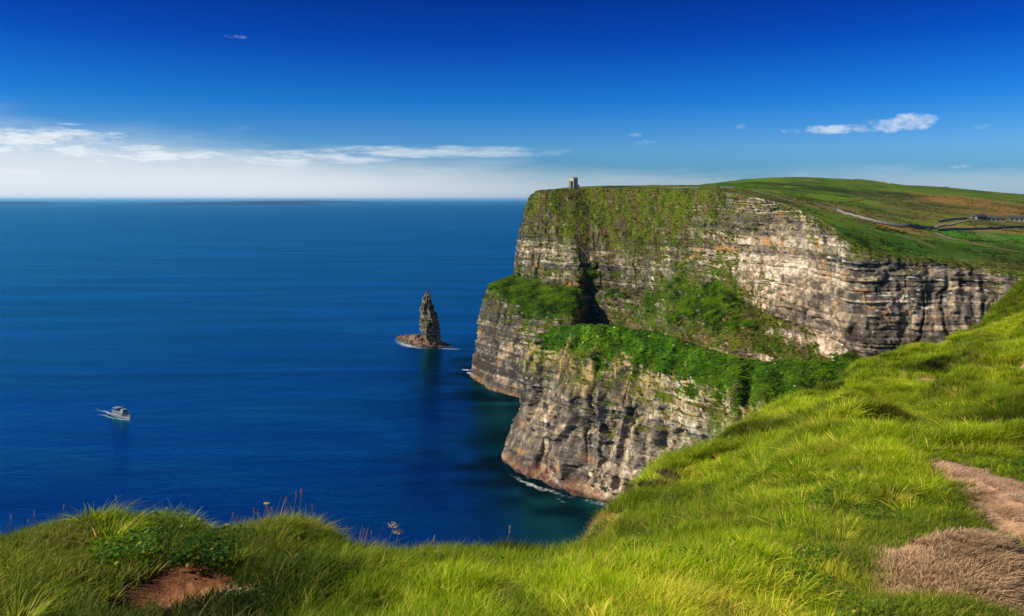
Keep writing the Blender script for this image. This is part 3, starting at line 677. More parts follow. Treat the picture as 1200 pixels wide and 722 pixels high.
# foam: thin broken sheets 3 cm above the water
def foam_mat():
    m, nt, b = newmat('foam', 0.8, 0.2)
    g = nt.nodes.new('ShaderNodeNewGeometry'); n = noise_node(nt, 0.45, 6, 0.7, g.outputs['Position'])
    a = nt.nodes.new('ShaderNodeAttribute'); a.attribute_name = 'w'
    al = maprange(nt, math_node(nt, 'ADD', math_node(nt, 'MULTIPLY', a.outputs['Fac'], 0.55), n.outputs[0]), 0.72, 0.98, 0.0, 0.85)
    b.inputs['Base Color'].default_value = (0.72, 0.76, 0.76, 1); nt.links.new(al, b.inputs['Alpha'])
    return m
M_foam = foam_mat()
def foam_strip(pts, widths, weights):
    pts = np.array(pts, float); L = np.r_[0, np.cumsum(np.hypot(*np.diff(pts, axis=0).T))]; n = int(L[-1] / 1.5) + 2; t = np.linspace(0, L[-1], n)
    x = np.interp(t, L, pts[:, 0]) + 1.2 * noise(t / 6, 0 * t, 0, 61); y = np.interp(t, L, pts[:, 1]) + 1.2 * noise(t / 6, 0 * t, 0, 62)
    wd = np.interp(t, L, widths) * (1 + .4 * noise(t / 5, 0 * t, 0, 63)); wg = np.interp(t, L, weights)
    T_ = np.stack([np.gradient(x), np.gradient(y)], 1); T_ /= np.linalg.norm(T_, axis=1, keepdims=True) + 1e-9
    V = []; A = []
    for k in range(7):
        o = k / 6 - .5; V.append(np.stack([x - T_[:, 1] * o * wd, y + T_[:, 0] * o * wd, 0 * x + .03], 1)); A.append(wg * (1 - (2 * abs(o)) ** 2))
    V = np.stack(V, 1); A = np.stack(A, 1)
    return V.reshape(-1, 3), grid_faces(n, 7), A.ravel()
def foam_obj(strips):
    Vs = []; Fs = []; As = []; n = 0
    for st in strips:
        v_, f_, a_ = foam_strip(*st); Vs.append(v_); Fs.append(f_ + n); As.append(a_); n += len(v_)
    return tag(mesh_obj('sea_foam', np.concatenate(Vs), np.concatenate(Fs), M_foam, {'w': ('FLOAT', np.concatenate(As))}), kind='stuff')
def W2(px, py): p = W_(px, py); return p[:2]
foam_obj([([W2(588,543), W2(600,556), W2(620,568), W2(650,578), W2(679,585), W2(705,591), W2(732,596)], [4,5,7,6,5,7,4], [.1,.3,.75,.5,.25,.6,.2]),
          ([W2(550,436), W2(556,444), W2(575,460), W2(606,470)], [7,5,3,3], [.9,.5,.2,.3]),
          ([W2(542,433), W2(548,433.5), W2(554,435)], [7,8,6], [.8,.9,.5]),
          ([W2(652,583), W2(665,590), W2(672,592)], [5,6,3], [.4,.5,.3])])

# ================================================================== SEA STACK
def stack_y(py): return CAMZ * F / (py - HZ)
Y0 = stack_y(404)
prof = [(339.5,500.3,502.2),(345,498.3,504),(351,496.2,506.2),(358,495.2,507.6),(365,494.0,509.6),(372,492.6,511.8),(378,492.1,513.2),(384,492.6,514.6),(388.5,493.6,515.6),(392,495.6,516.2),(398,496.5,516.8),(404,497,518),(412,496,519)]
prof = np.array(prof); zz = CAMZ + (HZ - prof[:, 0]) / F * Y0
zl = np.linspace(-3, zz[0], 170); l = np.interp(zl, zz[::-1], prof[::-1, 1]); r = np.interp(zl, zz[::-1], prof[::-1, 2])
na = 150; th = np.linspace(0, 2 * math.pi, na)
cx = ((l + r) / 2 - 600) / F * Y0; rx = (r - l) / 2 / F * Y0 * .84
TH, ZL = np.meshgrid(th, zl, indexing='ij')
sq = 1 / (np.abs(np.cos(TH)) ** 2.2 + np.abs(np.sin(TH)) ** 2.2) ** (1/2.2)
RX = rx[None] * sq; RY = (rx[None] * 1.15 + 1) * sq
ang = np.stack([np.cos(TH), np.sin(TH)], -1)
bi, bf = beds(ZL * 1.3 + 5)
dsp = (rnd1(bi, 71) - .5) * 1.2 + 6.5 * fbm(np.cos(TH) * 1.7, np.sin(TH) * 1.7, ZL / 19, 5, 72, .6) + 3.0 * (rnd1(np.floor(TH * 3.2 + 2 * noise(ZL / 9, 0 * ZL, 0, 70)), 73, np.floor(bi / 2)) - .5) - 1.0 * np.exp(-((bf - .05) / .12) ** 2)
dsp *= sst(zl[-1] + 3, zl[-1] - 22, ZL)
dsp = dsp - dsp[-1:] * 0; dsp[-1] = dsp[0]
SX = cx[None] + 1.6 * noise(ZL / 11, 0 * ZL, 0, 77) * sst(zl[-1], zl[-1] - 15, ZL) + (RX + dsp * .9) * np.cos(TH); SY = Y0 + (RY + dsp) * np.sin(TH)
tone = 0.5 + .35 * fbm(SX / 4, SY / 4, ZL / 3, 4, 74) + .25 * (rnd1(bi, 75) - .5)
sc_ = mix(np.broadcast_to(np.array([.045, .036, .028]), SX.shape + (3,)), np.array([.34, .27, .17]), sst(.25, .85, tone))
sc_ = mix(sc_, np.array([.10, .15, .02]), sst(.1, .4, fbm(SX / 5, SY / 5, ZL / 8, 3, 76)) * sst(15, 40, ZL) * .5)
sc_ = mix(sc_, np.array([.32, .15, .08]), sst(12, 4, ZL) * .8)
stk = empty('sea_stack', (cx[0], Y0, 0)); tag(stk, 'tall pointed rock pinnacle on a low reef in open water', 'sea stack')
mesh_obj('pinnacle', np.stack([SX - cx[0], SY - Y0, ZL], -1), grid_faces(*SX.shape)[:, ::-1], M_stack, {'Col': ('FLOAT_COLOR', sc_)}, parent=stk)
# reef
rf_f = [W2(464,396.5), W2(470,400.5), W2(480,404), W2(492,406.5), W2(506,407.3), W2(518,407), W2(530,406.5)]
rf_b = [W2(465,394.5), W2(472,394), W2(482,393.2), W2(492,393.5), W2(506,396), W2(518,400), W2(531,405)]
na_, nb_ = 160, 60; tA = np.linspace(0, 1, na_); k = np.linspace(0, 1, 7)
rf_f = np.array(rf_f); rf_b = np.array(rf_b)
fx, fy = np.interp(tA, k, rf_f[:, 0]), np.interp(tA, k, rf_f[:, 1]); bx_, by_ = np.interp(tA, k, rf_b[:, 0]), np.interp(tA, k, rf_b[:, 1])
wv = np.linspace(-.12, 1.12, nb_)
RXx = fx[:, None] * (1 - wv) + bx_[:, None] * wv; RYy = fy[:, None] * (1 - wv) + by_[:, None] * wv
prof_h = np.interp(tA, [0, .08, .3, .5, .62, .75, 1], [0, 1.8, 3.0, 6.5, 5, 1.2, 0.3])
hh = prof_h[:, None] * (1 - np.abs(2 * np.clip(wv, 0, 1) - 1) ** 2.2)[None] - 2.5 * (np.maximum(0, -wv) + np.maximum(0, wv - 1))[None] * 12 + fbm(RXx / 6, RYy / 6, 0, 5, 81, .65) * 4.5 * np.minimum(1, prof_h / 3)[:, None]
hh = np.round(hh / .9) * .9 * .6 + hh * .4
rc = mix(np.broadcast_to(np.array([.06, .042, .03]), RXx.shape + (3,)), np.array([.26, .18, .12]), sst(-.4, .4, fbm(RXx / 3, RYy / 3, 0, 4, 82)))
rc = mix(rc, np.array([.05, .035, .03]), sst(1.2, .2, hh) * .8)
mesh_obj('reef', np.stack([RXx - cx[0], RYy - Y0, hh], -1), grid_faces(na_, nb_), M_stack, {'Col': ('FLOAT_COLOR', rc)}, parent=stk)
foam_obj([([W2(463,395), W2(468,401.5), W2(478,405.2), W2(492,408), W2(508,409), W2(522,408.8), W2(538,409.5)], [7,14,18,15,11,13,11], [.3,.6,.8,.5,.3,.6,.5])])

# ================================================================== ISLANDS
def island(pxs, Yc, hts, depth, lab=None):
    n = 160; t = np.linspace(0, 1, n); x = (np.interp(t, [0, 1], pxs) - 600) / F * Yc; h = .62 * np.interp(t, np.linspace(0, 1, len(hts)), hts) * (1 + .15 * fbm(t * 9, t * 0, 0, 4, int(pxs[1] + 900)))
    vv = np.linspace(-1, 1, 21); Vv = []
    for w in vv: Vv.append(np.stack([x, Yc + depth * w * (0.2 + np.minimum(1, 4 * np.minimum(t, 1 - t))), h * (1 - abs(w) ** 2.5) - 2], 1))
    V = np.stack(Vv, 1); return tag(mesh_obj('island', V, grid_faces(n, 21), M_isl, smooth=True), kind='structure')
M_isl = simple('island_haze_blue', (0.008, 0.022, 0.045), .95, .3, 0.003)  # blue of the distant haze put into the base colour
island((160, 385), 30000, [0, 60, 85, 95, 70, 100, 125, 110, 60, 0], 1500)
island((-60, 100), 34000, [60, 80, 110, 130, 100, 40, 0], 1500)
island((215, 470), 46000, [0, 60, 140, 180, 200, 150, 60, 0], 2500)

# ================================================================== BOAT
b0 = np.array(W2(130.5, 484.5)); b1 = np.array(W2(154.5, 492.5)); dv = b1 - b0; Lb = 29.0
boat = empty('tour_boat', (*((b0 + b1) / 2), 0.0), math.atan2(dv[1], dv[0])); boat.scale = (0.95,) * 3; tag(boat, 'pale grey passenger boat with open upper deck heading right on the blue sea', 'boat')
ns = 24; xs = np.linspace(-.5, .5, ns); V = []
for x in xs:
    t = x + .5; hw = 3.7 * (min(1, .82 + .5 * t) if t < .45 else max(0.02, 1 - ((t - .45) / .55) ** 2.3)); sheer = 2.1 + 1.5 * max(0, t - .5) ** 1.5 * 2
    V.append([(x * Lb, -hw, sheer), (x * Lb, -hw * .97, 1.1), (x * Lb, -hw * .82, 0), (x * Lb, 0, -1.1), (x * Lb, hw * .82, 0), (x * Lb, hw * .97, 1.1), (x * Lb, hw, sheer)])
V = np.array(V); fc = grid_faces(ns, 7).tolist(); fc.append([0, 1, 2, 3, 4, 5, 6]); mesh_obj('hull', V.reshape(-1, 3), fc, M_boat, parent=boat)
m = MB(); m.add([(p[0][0], p[0][1] * .97, p[0][2] - .35) for p in V] + [(p[6][0], p[6][1] * .97, p[6][2] - .35) for p in V], [(i, i + 1, ns + i + 1, ns + i) for i in range(ns - 1)]); m.build('deck', M_deck, boat)
st_ = MB()
for sg in (0, 6):
    st_.add([tuple(p[sg] * np.array([1, 1.012, 1]) + np.array([0, 0, -.12])) for p in V] + [tuple(p[sg] * np.array([1, 1.012, 1]) + np.array([0, 0, -.6])) for p in V], [(i, i + 1, ns + i + 1, ns + i) for i in range(ns - 1)])
st_.build('rubbing_strake', M_red, boat)
m = MB(); m.box(-10.5, 6.0, -2.7, 2.7, 1.9, 4.4); cb = m.build('cabin', M_boat, boat)
for sg in (-1, 1):
    for k in range(7):
        w_ = MB(); y0, y1 = sorted((sg * 2.68, sg * 2.76)); w_.box(-9.8 + k * 2.2, -8.2 + k * 2.2, y0, y1, 2.9, 3.9); w_.build('window', M_glass, cb)
m = MB(); m.box(-11.2, 6.4, -3.0, 3.0, 4.4, 4.6); m.build('upper_deck', M_deck, boat)
m = MB(); m.box(1.8, 5.6, -1.7, 1.7, 4.6, 6.9); m.box(1.5, 5.9, -1.9, 1.9, 6.9, 7.05); wh = m.build('wheelhouse', M_boat, boat)
m = MB(); m.box(5.58, 5.68, -1.5, 1.5, 5.6, 6.6); m.build('window', M_glass, wh)
m = MB(); m.box(-10.9, -4.0, -2.6, 2.6, 6.6, 6.75)
for x in (-10.6, -7.4, -4.3):
    for y in (-2.4, 2.4): m.box(x-.06, x+.06, y-.06, y+.06, 4.6, 6.6)
m.build('awning', M_boat, boat)
m = MB()
for y in (-2.9, 2.9):
    m.tube([(-11, y, 5.6), (1.6, y, 5.6)], [.05, .05], 5)
    for k in range(10): m.tube([(-11 + k * 1.4, y, 4.6), (-11 + k * 1.4, y, 5.6)], [.04, .04], 5)
for sg in (-1, 1):
    pts = [(p[0][0], sg * abs(p[0][1]) * .95, p[0][2] + .9) for p in V[14:]]; m.tube(pts, [.05] * len(pts), 5)
    for p in pts[::2]: m.tube([(p[0], p[1], p[2] - 1.0), p], [.04, .04], 5)
m.build('railing', M_boat, boat)
m = MB(); m.tube([(2.6, 0, 7.0), (2.4, 0, 11.0)], [.12, .06]); m.box(2.3, 2.6, -1.1, 1.1, 9.2, 9.3); m.build('mast', M_boat, boat)
for k in range(5):
    for y in (-1.6, 1.6):
        x = -10 + k * 1.3
        m = MB(); m.add([(x-.1,y-.8,4.6),(x+.5,y-.8,4.6),(x+.5,y-.8,5.1),(x+.05,y-.8,5.1),(x+.02,y-.8,5.65),(x-.1,y-.8,5.65),(x-.1,y+.8,4.6),(x+.5,y+.8,4.6),(x+.5,y+.8,5.1),(x+.05,y+.8,5.1),(x+.02,y+.8,5.65),(x-.1,y+.8,5.65)],
              [(0,1,2,3,4,5),(11,10,9,8,7,6)] + [(i, i+6, (i+1)%6+6, (i+1)%6) for i in range(6)]); m.build('bench', M_blue, boat)
dn = dv / np.linalg.norm(dv); nn = np.array([-dn[1], dn[0]]); st0 = (b0 + b1) / 2 - dn * Lb / 2; bw0 = (b0 + b1) / 2 + dn * Lb / 2
foam_obj([([bw0, bw0 - dn * 8 + nn * 4.2, bw0 - dn * 22 + nn * 5.2, st0 - dn * 18 + nn * 9], [1, 2.2, 2.6, 4], [.9, .8, .6, .25]),
          ([bw0, bw0 - dn * 8 - nn * 4.2, bw0 - dn * 22 - nn * 5.4, st0 - dn * 18 - nn * 9], [1, 2.4, 3, 4], [.95, .9, .75, .25]),
          ([st0 + dn * 1, st0 - dn * 8, st0 - dn * 22, st0 - dn * 45], [4, 6, 6, 7], [.9, .75, .4, .05])])

# ================================================================== FOREGROUND HEADLAND
fc_ = [ # px, py, distance  (bare ground, the turf stands above it)
 (-300,650,4.6),(-100,640,4.9),(0,644,5.0),(60,634,5.1),(110,622,5.2),(135,618,5.25),(165,620,5.3),(212,620,5.4),(240,638,5.4),(300,638,5.7),(345,626,6.0),(390,650,6.0),(450,666,6.0),(520,671,6.1),(600,670,6.4),(660,670,7.0),
 (-200,722,4.0),(0,722,4.05),(60,680,4.45),(190,722,4.0),(190,680,4.45),(270,700,4.25),(240,660,4.8),(350,690,4.5),(350,722,4.05),(450,722,3.95),(600,722,3.9),(550,690,4.7),(700,722,4.0),(650,690,5.0),
 (695,655,8.0),(715,645,9.0),(735,614,10.6),(765,584,12.3),(810,556,14.6),(850,530,18),(880,512,21),(930,492,26),(960,480,29),(1000,450,34),(1040,425,38),(1080,412,41),(1120,404,43),(1160,392,44),(1180,368,45),(1205,342,45.5),(1300,330,46),
 (800,722,4.1),(1000,722,4.25),(1200,722,4.1),(1400,722,4.1),(760,660,6.0),(850,650,5.9),(800,628,8.2),(900,612,7.6),(900,568,10.8),(860,582,10.6),(1000,650,5.4),(1000,590,7.4),(1000,530,11),(1000,490,17),
 (1100,640,5.5),(1130,672,4.9),(1100,590,7.0),(1200,655,5.3),(1180,600,6.5),(1200,560,7.8),(1100,520,11.5),(1200,500,12),(1200,440,20),(1100,470,18),(1100,435,29),(1180,405,35),(1200,385,40),(1040,455,26),(940,522,16),
 (1400,600,6.5),(1400,480,14),(1400,380,40),
 (0,722+240,2.2),(600,722+240,2.1),(1200,722+240,2.2),(-300,722+240,2.2),(1500,722+240,2.2)]
fc_ = np.array(fc_, float)
def fuv(px, Y): return px / 260.0, 2.6 * np.log(Y)
ft_ = TPS(np.stack(fuv(fc_[:, 0], fc_[:, 2]), 1), -(fc_[:, 1] - HZ) / F * fc_[:, 2], 2e-4)
edge = np.array([(-700,4.9),(-300,4.9),(-100,5.2),(0,5.3),(60,5.4),(110,5.5),(160,5.6),(212,5.7),(245,5.7),(300,6.0),(345,6.3),(390,6.3),(450,6.3),(520,6.4),(600,6.7),(660,7.4),(695,8.4),(715,9.4),(735,11.0),(765,12.8),(810,15.2),(850,18.6),(880,21.8),(930,27),(960,30),(1000,35),(1040,39),(1080,42),(1120,44.5),(1160,46),(1180,47),(1205,48),(1300,49),(1600,70),(2400,90)], float)
eXY = np.stack([(edge[:, 0] - 600) / F * edge[:, 1], edge[:, 1]], 1)
tE = np.r_[0, np.cumsum(np.linalg.norm(np.diff(eXY, axis=0), axis=1))]
def edge_dist(X, Y):
    """signed distance past the edge (positive = over the drop) along the view fan"""
    px = 600 + F * X / Y; Ye = np.interp(px, edge[:, 0], edge[:, 1])
    sh = X.shape; q = np.stack([X.ravel(), Y.ravel()], 1); best = np.full(len(q), 1e9)
    for i in range(len(eXY) - 1):
        a, b = eXY[i], eXY[i+1]; ab = b - a; t = np.clip(((q - a) @ ab) / (ab @ ab), 0, 1); best = np.minimum(best, np.linalg.norm(q - (a + t[:, None] * ab), axis=1))
    best = best.reshape(sh); return np.where(Y > Ye, best, -best)
mound_c = None
def fg_base(px, Y):
    return CAMZ + ft_(*fuv(np.clip(px, -400, 1500), np.maximum(Y, 2.0)))
def fg_z(X, Y, detail=True):
    px = 600 + F * X / Y; z = fg_base(px, Y)
    d = edge_dist(X, Y)
    amp = np.clip(Y / 12, 0.35, 1.6)
    w = 1.1 + 0.05 * Y
    h1 = fbm(X / 1.3, Y / 1.3, 0, 3, 701); h2 = fbm(X / 4.5, Y / 4.5, 0, 2, 702); h3 = fbm(X / .35, Y / .35, 0, 3, 703)
    rg = 1 - 2 * np.abs(fbm((X * .8 - Y * .6) / 1.9 + .3 * h1, (X * .6 + Y * .8) / 4.2, 0, 2, 704))
    z = z + 0.12 * h1 * np.clip(amp, .35, 1.0) + .075 * fbm(X / .55, Y / .55, 0, 2, 705) + 0.30 * h2 * sst(7, 22, Y) + 0.03 * h3 + rg * (.08 + .46 * sst(6, 13, Y))
    e = sst(-0.9, 0.0, d)
    z = z - 0.16 * e ** 2 - np.where(d > 0, 0.9 * np.minimum(d, .6) ** 1.3 + 3.0 * np.maximum(d - .35, 0), 0)
    if mound_c is not None:
        for (cx_, cy_, rx_, ry_, hh_) in bumps:
            r2 = ((X - cx_) / rx_) ** 2 + ((Y - cy_) / ry_) ** 2; z = z + hh_ * np.exp(-r2 ** 1.3)
    return np.maximum(z, -6), d
def fg_hit(px, py):
    Y = np.geomspace(2.2, 60, 4000); X = (px - 600) / F * Y; zr = CAMZ + (HZ - py) / F * Y; z = fg_base(np.full_like(Y, px), Y)
    i = np.argmax(z > zr) if np.any(z > zr) else len(Y) - 1
    return X[i], Y[i]
bumps = []
def bump(px, py, wpx, ry, h):
    x, y = fg_hit(px, py); bumps.append((x, y, wpx / F * y, ry, h))
bump(1132, 694, 60, .34, .26); bump(1185, 612, 40, .45, -.20); bump(1160, 572, 34, .6, .14); bump(185, 705, 48, .25, -.09); bump(140, 712, 18, .10, -.07); bump(1195, 625, 25, .2, -.16)
mound_c = True
pxs = np.arange(-420, 1640, 2.6); Yr = np.concatenate([np.geomspace(0.8, 2.6, 30, endpoint=False), np.geomspace(2.6, 13, 420, endpoint=False), np.geomspace(13, 75, 330), np.geomspace(78, 200, 25)])
FPX, FY = np.meshgrid(pxs, Yr, indexing='ij'); FX = (FPX - 600) / F * FY
FZ, FD = fg_z(FX, FY)
# bare earth and dry patches: (px, py, half width px, half depth m, kind)
patches = [(168,706,62,.56,'earth'),(222,708,52,.42,'earth'),(288,708,42,.22,'pale'),(140,722,34,.16,'earth'),(1172,575,42,1.3,'sand'),(1200,604,44,1.0,'sand'),(1130,690,72,.55,'thatch'),(1062,710,20,.18,'thatch'),(1200,446,30,2.6,'sand'),(1024,578,14,.30,'straw'),(1172,512,18,.5,'straw'),(1120,452,34,1.0,'straw'),(1090,462,30,.8,'straw'),(985,585,12,.2,'straw'),(1045,600,10,.2,'straw'),(700,634,24,1.0,'dead'),(1140,400,24,2.0,'dead'),(950,470,30,1.6,'dead'),(770,590,26,1.2,'heather')]
def pmask(X, Y):
    out = {}
    wn = fbm(X / .22, Y / .22, 0, 3, 720) * 0.35 + fbm(X / .6, Y / .6, 0, 2, 721) * .35
    for px, py, wp, ry, kd in patches:
        x, y = fg_hit(px, py); rx = wp / F * y
        m = sst(1.25, .8, np.sqrt(((X - x) / rx) ** 2 + ((Y - y) / ry) ** 2) + wn)
        out[kd] = np.maximum(out.get(kd, 0), m)
    return out
pm = pmask(FX, FY)
nA = fbm(FX / .5, FY / .5, 0, 4, 730); nB = fbm(FX / .08, FY / .08, 0, 3, 731)
fcx = mix(np.broadcast_to(np.array([.035, .055, .010]), FX.shape + (3,)), np.array([.075, .10, .015]), sst(-.3, .4, nA)); fcx = mix(fcx, np.array([.07, .045, .022]), sst(.1, .5, nB) * .6)
for kd, cA, cB in (('earth', (.17, .065, .026), (.36, .17, .075)), ('pale', (.34, .21, .09), (.52, .36, .19)), ('sand', (.27, .155, .085), (.50, .32, .19)), ('thatch', (.06, .035, .018), (.26, .17, .09)), ('straw', (.34, .24, .10), (.46, .34, .16)), ('dead', (.30, .22, .08), (.42, .32, .12)), ('heather', (.07, .05, .03), (.12, .08, .05))):
    cc = mix(np.broadcast_to(np.array(cA), FX.shape + (3,)), np.array(cB), sst(-.4, .4, nA + nB * .6)); fcx = mix(fcx, cc, pm[kd])
rockm = sst(1.2, 3.5, FD); fcx = mix(fcx, np.array([.2, .17, .14]), rockm)
tag(mesh_obj('ground', np.stack([FX, FY, FZ], -1), grid_faces(*FX.shape)[:, ::-1], M_soil, {'Col': ('FLOAT_COLOR', fcx)}), kind='structure')

# ------------------------------------------------------------------ turf
def blade_mat(name, root, tip, dry, trans=0.45):
    m = bpy.data.materials.new(name); m.use_nodes = True; nt = m.node_tree; nt.nodes.clear()
    out = nt.nodes.new('ShaderNodeOutputMaterial')
    a = nt.nodes.new('ShaderNodeAttribute'); a.attribute_name = 'tip'
    r_ = nt.nodes.new('ShaderNodeAttribute'); r_.attribute_name = 'rnd'
    ti = nt.nodes.new('ShaderNodeAttribute'); ti.attribute_type = 'INSTANCER'; ti.attribute_name = 'tint'
    dr = nt.nodes.new('ShaderNodeAttribute'); dr.attribute_type = 'INSTANCER'; dr.attribute_name = 'dry'
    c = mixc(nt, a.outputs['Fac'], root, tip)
    c = mixc(nt, maprange(nt, r_.outputs['Fac'], .86, .93, 0, 1), c, dry)
    c = mixc(nt, dr.outputs['Fac'], c, dry)
    h = nt.nodes.new('ShaderNodeHueSaturation'); nt.links.new(c, h.inputs['Color'])
    v_ = math_node(nt, 'MULTIPLY', maprange(nt, r_.outputs['Fac'], 0, 1, .7, 1.3), maprange(nt, ti.outputs['Fac'], 0, 1, .12, 1.60)); nt.links.new(v_, h.inputs['Value'])
    nt.links.new(maprange(nt, ti.outputs['Fac'], 0, 1, .515, .485), h.inputs['Hue'])
    d = nt.nodes.new('ShaderNodeBsdfPrincipled'); d.inputs['Roughness'].default_value = .55; d.inputs['Specular IOR Level'].default_value = .25; nt.links.new(h.outputs[0], d.inputs['Base Color'])
    t = nt.nodes.new('ShaderNodeBsdfTranslucent'); nt.links.new(h.outputs[0], t.inputs['Color'])
    mx_ = nt.nodes.new('ShaderNodeMixShader'); mx_.inputs[0].default_value = trans; nt.links.new(d.outputs[0], mx_.inputs[1]); nt.links.new(t.outputs[0], mx_.inputs[2]); nt.links.new(mx_.outputs[0], out.inputs[0])
    return m
M_grass = blade_mat('grass_blades', (.018, .060, .002), (.38, .58, .003), (.72, .56, .10), .5)  # dark roots paint shade between tufts, bright tips the sunlit tops
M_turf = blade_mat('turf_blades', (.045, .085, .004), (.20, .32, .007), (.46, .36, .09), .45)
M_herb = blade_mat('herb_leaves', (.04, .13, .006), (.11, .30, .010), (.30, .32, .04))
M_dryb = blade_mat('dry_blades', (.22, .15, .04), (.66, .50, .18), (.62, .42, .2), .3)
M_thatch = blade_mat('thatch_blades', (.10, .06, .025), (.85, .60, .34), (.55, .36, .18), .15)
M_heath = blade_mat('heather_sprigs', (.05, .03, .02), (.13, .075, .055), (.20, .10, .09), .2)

def blades(name, n, rad, h0, h1, w, lean, curl, mat, seed, flat=0.0, wind=(0.25, 0.05)):
    r = np.random.default_rng(seed); th = r.random(n) * 2 * np.pi; rr = rad * np.sqrt(r.random(n))
    root = np.stack([rr * np.cos(th), rr * np.sin(th), -0.01 + 0 * th], 1)
    H = h0 + (h1 - h0) * r.random(n) ** 1.3; la = r.random(n) * 2 * np.pi; ld = np.stack([np.cos(la), np.sin(la)], 1) * (lean * r.random(n) ** .8)[:, None] + np.array(wind)
    cr = curl * (0.4 + r.random(n)); Wd = w * (0.6 + .8 * r.random(n))
    side = np.stack([-np.sin(la), np.cos(la), 0 * la], 1) * .5 + r.normal(size=(n, 3)) * np.array([.35, .35, .05]); side /= np.linalg.norm(side, axis=1, keepdims=True)
    lv = np.array([0, .38, .72, 1.0]); wk = np.array([1, .9, .55, 0.0]); V = []; tip = []
    for i, t in enumerate(lv):
        c = root.copy(); c[:, :2] += ld * (H * (t * (1 + cr * t)))[:, None]; c[:, 2] += H * (t - .42 * cr * t * t) * (1 - flat)
        if i < 3: V += [c - side * (Wd * wk[i] / 2)[:, None], c + side * (Wd * wk[i] / 2)[:, None]]; tip += [t, t]
        else: V.append(c); tip.append(1.0)
    V = np.stack(V, 1); R = np.repeat(r.random(n)[:, None], 7, 1)
    base = np.arange(n)[:, None] * 7
    tri = np.concatenate([base + np.array(q)[None] for q in ((0,1,3),(0,3,2),(2,3,5),(2,5,4),(4,5,6))])
    me_o = mesh_obj(name, V.reshape(-1, 3), tri, mat, {'tip': ('FLOAT', np.tile(np.array(tip), n)), 'rnd': ('FLOAT', R.ravel())})
    C.objects.unlink(me_o); return me_o
def herb(name, n, rad, mat, seed, size=.019):
    r = np.random.default_rng(seed); V = []; Fq = []; tip = []; R = []
    for i in range(n):
        th = r.random() * 6.28; rr = rad * math.sqrt(r.random()); c = np.array([rr * math.cos(th), rr * math.sin(th), .01 + .07 * r.random()])
        a = r.random() * 6.28; d = np.array([math.cos(a), math.sin(a), .2 + .7 * r.random()]); d /= np.linalg.norm(d); sd = np.array([-math.sin(a), math.cos(a), r.normal() * .3]); L = size * (.5 + r.random()); Wd = L * .38
        k = len(V); up = np.array([0, 0, -.25 * L])
        V += [c, c + d * L * .45 + sd * Wd, c + d * L * .45 - sd * Wd, c + d * L * .85 + sd * Wd * .6 + up * .5, c + d * L * .85 - sd * Wd * .6 + up * .5, c + d * L * 1.15 + up]
        Fq += [(k, k+1, k+2), (k+1, k+3, k+4), (k+1, k+4, k+2), (k+3, k+5, k+4)]; tip += [0, .5, .5, .8, .8, 1]; R += [r.random()] * 6
    o = mesh_obj(name, np.array(V), np.array(Fq), mat, {'tip': ('FLOAT', tip), 'rnd': ('FLOAT', R)}); C.objects.unlink(o); return o
def coll(name, objs):
    c = bpy.data.collections.new(name)
    for o in objs: c.objects.link(o)
    return c
K_tall = coll('tall_grass_clumps', [blades('grass_clump', 140, .12, .09, .25, .0056, .75, .65, M_grass, 10 + i, 0, (.12, 0)) for i in range(6)])
K_turf = coll('turf_clumps', [blades('turf_clump', 200, .17, .025, .09, .0044, .9, .5, M_turf, 30 + i, 0, (.1, 0)) for i in range(5)])
K_far = coll('far_clumps', [blades('far_clump', 170, .30, .12, .36, .012, .75, .6, M_grass, 50 + i, 0, (.12, 0)) for i in range(4)])
K_herb = coll('herb_clumps', [herb('herb_clump', 230, .15, M_herb, 70 + i) for i in range(4)])
K_dry = coll('dry_clumps', [blades('dry_clump', 110, .15, .06, .22, .0036, .6, .6, M_dryb, 90 + i) for i in range(3)])
K_that = coll('thatch_clumps', [blades('thatch_clump', 260, .10, .02, .055, .0028, 1.1, .5, M_thatch, 110 + i, .2, (.5, -.2)) for i in range(4)])
K_heat = coll('heather_clumps', [blades('heather_clump', 200, .18, .03, .11, .010, .9, .2, M_heath, 130 + i) for i in range(3)])

def scatter_gn():
    ng = bpy.data.node_groups.new('scatter', 'GeometryNodeTree')
    ng.interface.new_socket('Geometry', in_out='INPUT', socket_type='NodeSocketGeometry'); ng.interface.new_socket('Clumps', in_out='INPUT', socket_type='NodeSocketCollection'); ng.interface.new_socket('Geometry', in_out='OUTPUT', socket_type='NodeSocketGeometry')
    n = ng.nodes; L = ng.links; gi = n.new('NodeGroupInput'); go = n.new('NodeGroupOutput')
    ci = n.new('GeometryNodeCollectionInfo'); ci.inputs['Separate Children'].default_value = True; ci.inputs['Reset Children'].default_value = True; L.new(gi.outputs[1], ci.inputs[0])
    ip = n.new('GeometryNodeInstanceOnPoints'); ip.inputs['Pick Instance'].default_value = True; L.new(gi.outputs[0], ip.inputs['Points']); L.new(ci.outputs[0], ip.inputs['Instance'])
    def at(nm, ty):
        a = n.new('GeometryNodeInputNamedAttribute'); a.data_type = ty; a.inputs[0].default_value = nm; return a.outputs[0]
    rv = n.new('FunctionNodeRandomValue'); rv.data_type = 'INT'; rv.inputs['Max'].default_value = 50
    for s_ in rv.inputs:
        if s_.name == 'Max': 
            try: s_.default_value = 50
            except Exception: pass
    L.new([o for o in rv.outputs if o.type == 'INT'][0], ip.inputs['Instance Index'])
    L.new(at('rot', 'FLOAT_VECTOR'), ip.inputs['Rotation']); L.new(at('scl', 'FLOAT'), ip.inputs['Scale']); L.new(ip.outputs[0], go.inputs[0])
    return ng
GN = scatter_gn()
